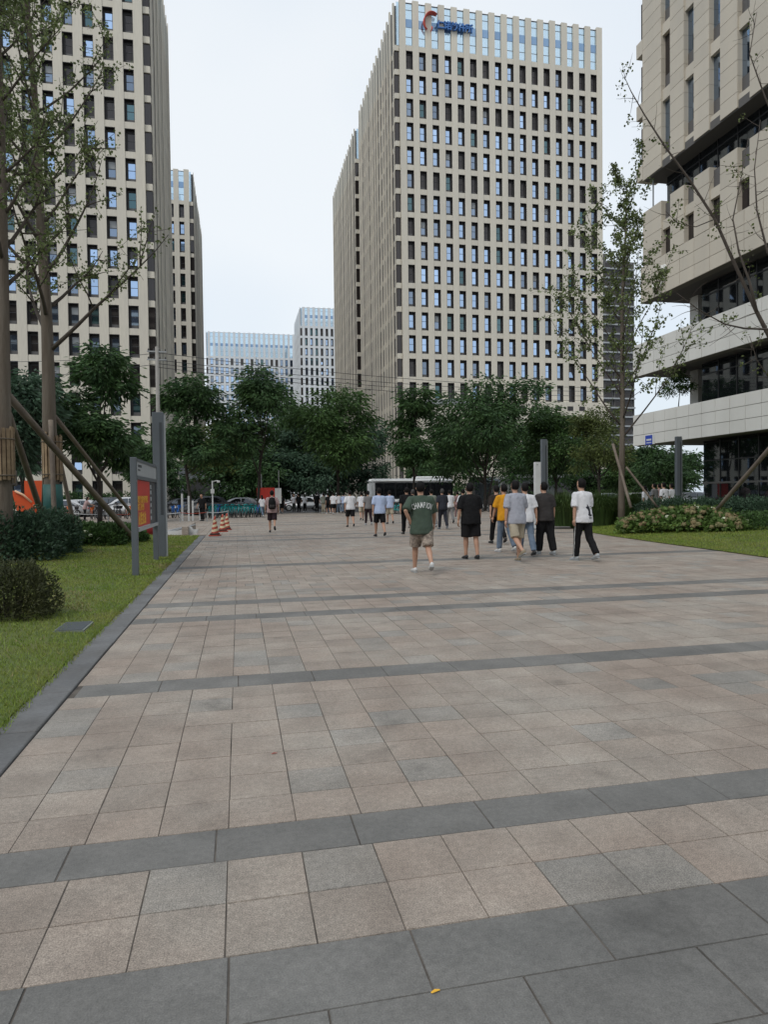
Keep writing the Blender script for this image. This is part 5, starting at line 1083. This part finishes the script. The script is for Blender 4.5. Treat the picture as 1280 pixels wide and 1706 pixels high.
FAR = [ # px, feet y, h, heading, shirt, bottom, bmat, shoe, build, hair, label
 (679,890,1.78,2,'black','trousers','black','blackmetal',1.15,'short','big man in black shirt just left of the green shirt'),
 (689,880,1.74,0,'sage','trousers','grey','blackmetal',1.0,'thin','man with thinning hair behind the green shirt shoulder'),
 (720,879,1.74,4,'sage','trousers','grey','grey_light',1.02,'short','man in sage grey shirt right of the green shirt'),
 (738,882,1.74,2,'navy','trousers','navy','grey_metal',1.02,'thin','man in navy shirt and dark trousers with greying hair'),
 (750,872,1.72,0,'white','trousers','grey','blackmetal',1.0,'short','person in white shirt just right of the navy shirt'),
 (763,864,1.68,0,'plaid','trousers','plaid','grey_light',.95,'short','woman in pink patterned clothes right of the navy shirt'),
 (773,880,1.72,4,'white','shorts','khaki','white_paint',1.0,'short','person in white shirt left of the man in black'),
 (584,878,1.74,2,'white','shorts','black','blackmetal',1.1,'short','man in wide white shirt and black shorts, left walking group'),
 (603,867,1.70,-4,'white','shorts','khaki','blackmetal',1.0,'short','man in white shirt and khaki shorts beside the grey shirt'),
 (614,875,1.72,3,'grey','trousers','maroon','grey_light',.98,'short','person in grey shirt and dark maroon trousers'),
 (633,894,1.76,3,'blue','shorts','black','blackmetal',1.06,'short','man in pale blue shirt and black shorts near the bus'),
 (650,873,1.74,0,'blue','shorts','khaki','blackmetal',1.0,'short','person in pale blue shirt peeking out right of another pale blue shirt'),
 (437,862,1.62,20,'white','trousers','jeans','white_paint',.9,'long','woman in white top and jeans left of the backpack man'),
 (470,856,1.68,10,'black','shorts','black','grey_light',.95,'short','person in black right of the backpack man'),
 (490,853,1.70,170,'white','trousers','olive','blackmetal',.95,'short','person in white top and dark green trousers at the crowd left end'),
 (498,853,1.74,30,'black','trousers','black','blackmetal',.98,'short','person all in black second from the crowd left end'),
 (508,853,1.68,10,'white','trousers','black','white_paint',.95,'long','woman in white top and black trousers in the crowd'),
 (528,854,1.78,-10,'black','trousers','black','blackmetal',1.05,'short','tall person in black left of the pale shirts in the crowd'),
 (539,855,1.72,0,'sage','trousers','khaki','white_paint',.95,'short','person in pale sage shirt in the middle of the crowd'),
 (547,856,1.70,15,'black','shorts','black','white_paint',.98,'short','person in black shirt and shorts in the middle of the crowd'),
 (556,857,1.74,0,'white','shorts','black','white_paint',1.05,'short','person in white shirt and black shorts in the crowd'),
 (565,855,1.72,10,'white','trousers','jeans','white_paint',.98,'short','person in white shirt and blue jeans in the crowd'),
 (573,855,1.70,-12,'blue','trousers','jeans','blackmetal',.98,'short','person in blue shirt and jeans at the crowd right end'),
 (337,868,1.70,150,'black','trousers','black','blackmetal',1.05,'short','guard in black standing beside the white gate posts'),
]
for k, (px, py, h, hdg, sm_, bt_, bm_, shoe, bld, hr_, lab) in enumerate(FAR):
    x, y = at(px, py); a = random.choice((1,-1)); st = 10 if k > 12 else random.uniform(12,18)
    stp = (st,4,-st,22) if a > 0 else (-st,22,st,4)
    if k in (23,) or 14 <= k <= 18: stp = (3,2,-3,3)
    person(lab, x, y, h, hdg, K[sm_], bt_, K[bm_], shoe, stp, (-14*a,14,10), (14*a,14,10), .03 if py < 866 else .024, build=bld, hair=hr_, group=GP, hem=.82)
x, y = at(454, 887)
r, info = person('man in dusty pink shirt carrying a black backpack, walking alone', x, y, 1.74, -3, K['pink'], 'shorts', K['maroon'], 'blackmetal', (10,4,-18,34), (10,14,14), (-10,14,12), .022, build=1.05, group=GP)
bpk = thing('backpack', 'black backpack worn by the man in the dusty pink shirt', 'backpack', r.location, r.rotation_euler.z)
bm = bmesh.new(); tube(bm, [(0,-.22,.98),(0,-.225,1.05),(0,-.22,1.28),(0,-.19,1.43),(0,-.17,1.46)], [(.13,.05),(.155,.085),(.15,.085),(.11,.06),(.05,.02)], 14); mk('bag', bm, K['black'], bpk, smooth=True)
bm = bmesh.new(); tube(bm, [(0,-.315,1.02),(0,-.315,1.16)], [(.11,.03),(.1,.03)], 10); mk('pocket', bm, K['dgrey'], bpk, smooth=True)
for sd in (-1,1): bm = bmesh.new(); tube(bm, [(sd*.10,-.17,1.42),(sd*.115,-.06,1.50),(sd*.12,.08,1.46),(sd*.125,.13,1.3),(sd*.14,-.05,1.1),(sd*.13,-.18,1.05)], [(.022,.008)]*6, 8, (1,0,0)); mk('strap', bm, K['black'], bpk, smooth=True)
c = atY(141, 850, 50); person('person in pink top bending by the parked bicycles', c.x, 50, 1.62, -60, K['pink'], 'trousers', K['black'], 'blackmetal', (4,2,-4,4), (40,40,8), (35,40,8), .03, build=.95, hair='long', group='people near the parked bicycles', lean=16)
for px, Y, h, hd_, sm_, hr_, lab in ((1076,27.5,1.62,30,'white','long','woman with long black hair in white behind the flower bed'),(1092,30,1.76,20,'grey','short','person in grey blue shirt behind the flower bed'),(1108,26.0,1.74,15,'white','short','man in white shirt nearest the right grey column'),(1121,28,1.72,10,'white','short','person in white partly behind the right grey column'),(1100,32,1.76,10,'pink','short','person farthest back behind the flower bed group')):
    c = atY(px, 830, Y); person(lab, c.x, Y, h, hd_, K[sm_], 'trousers', K['grey'], 'white_paint', (10,4,-10,14), (-10,12,10), (10,14,12), .026, z0=.15, build=1.0, hair=hr_, group='people walking behind the right flower bed')
bpy.data.scenes.remove(LAB)
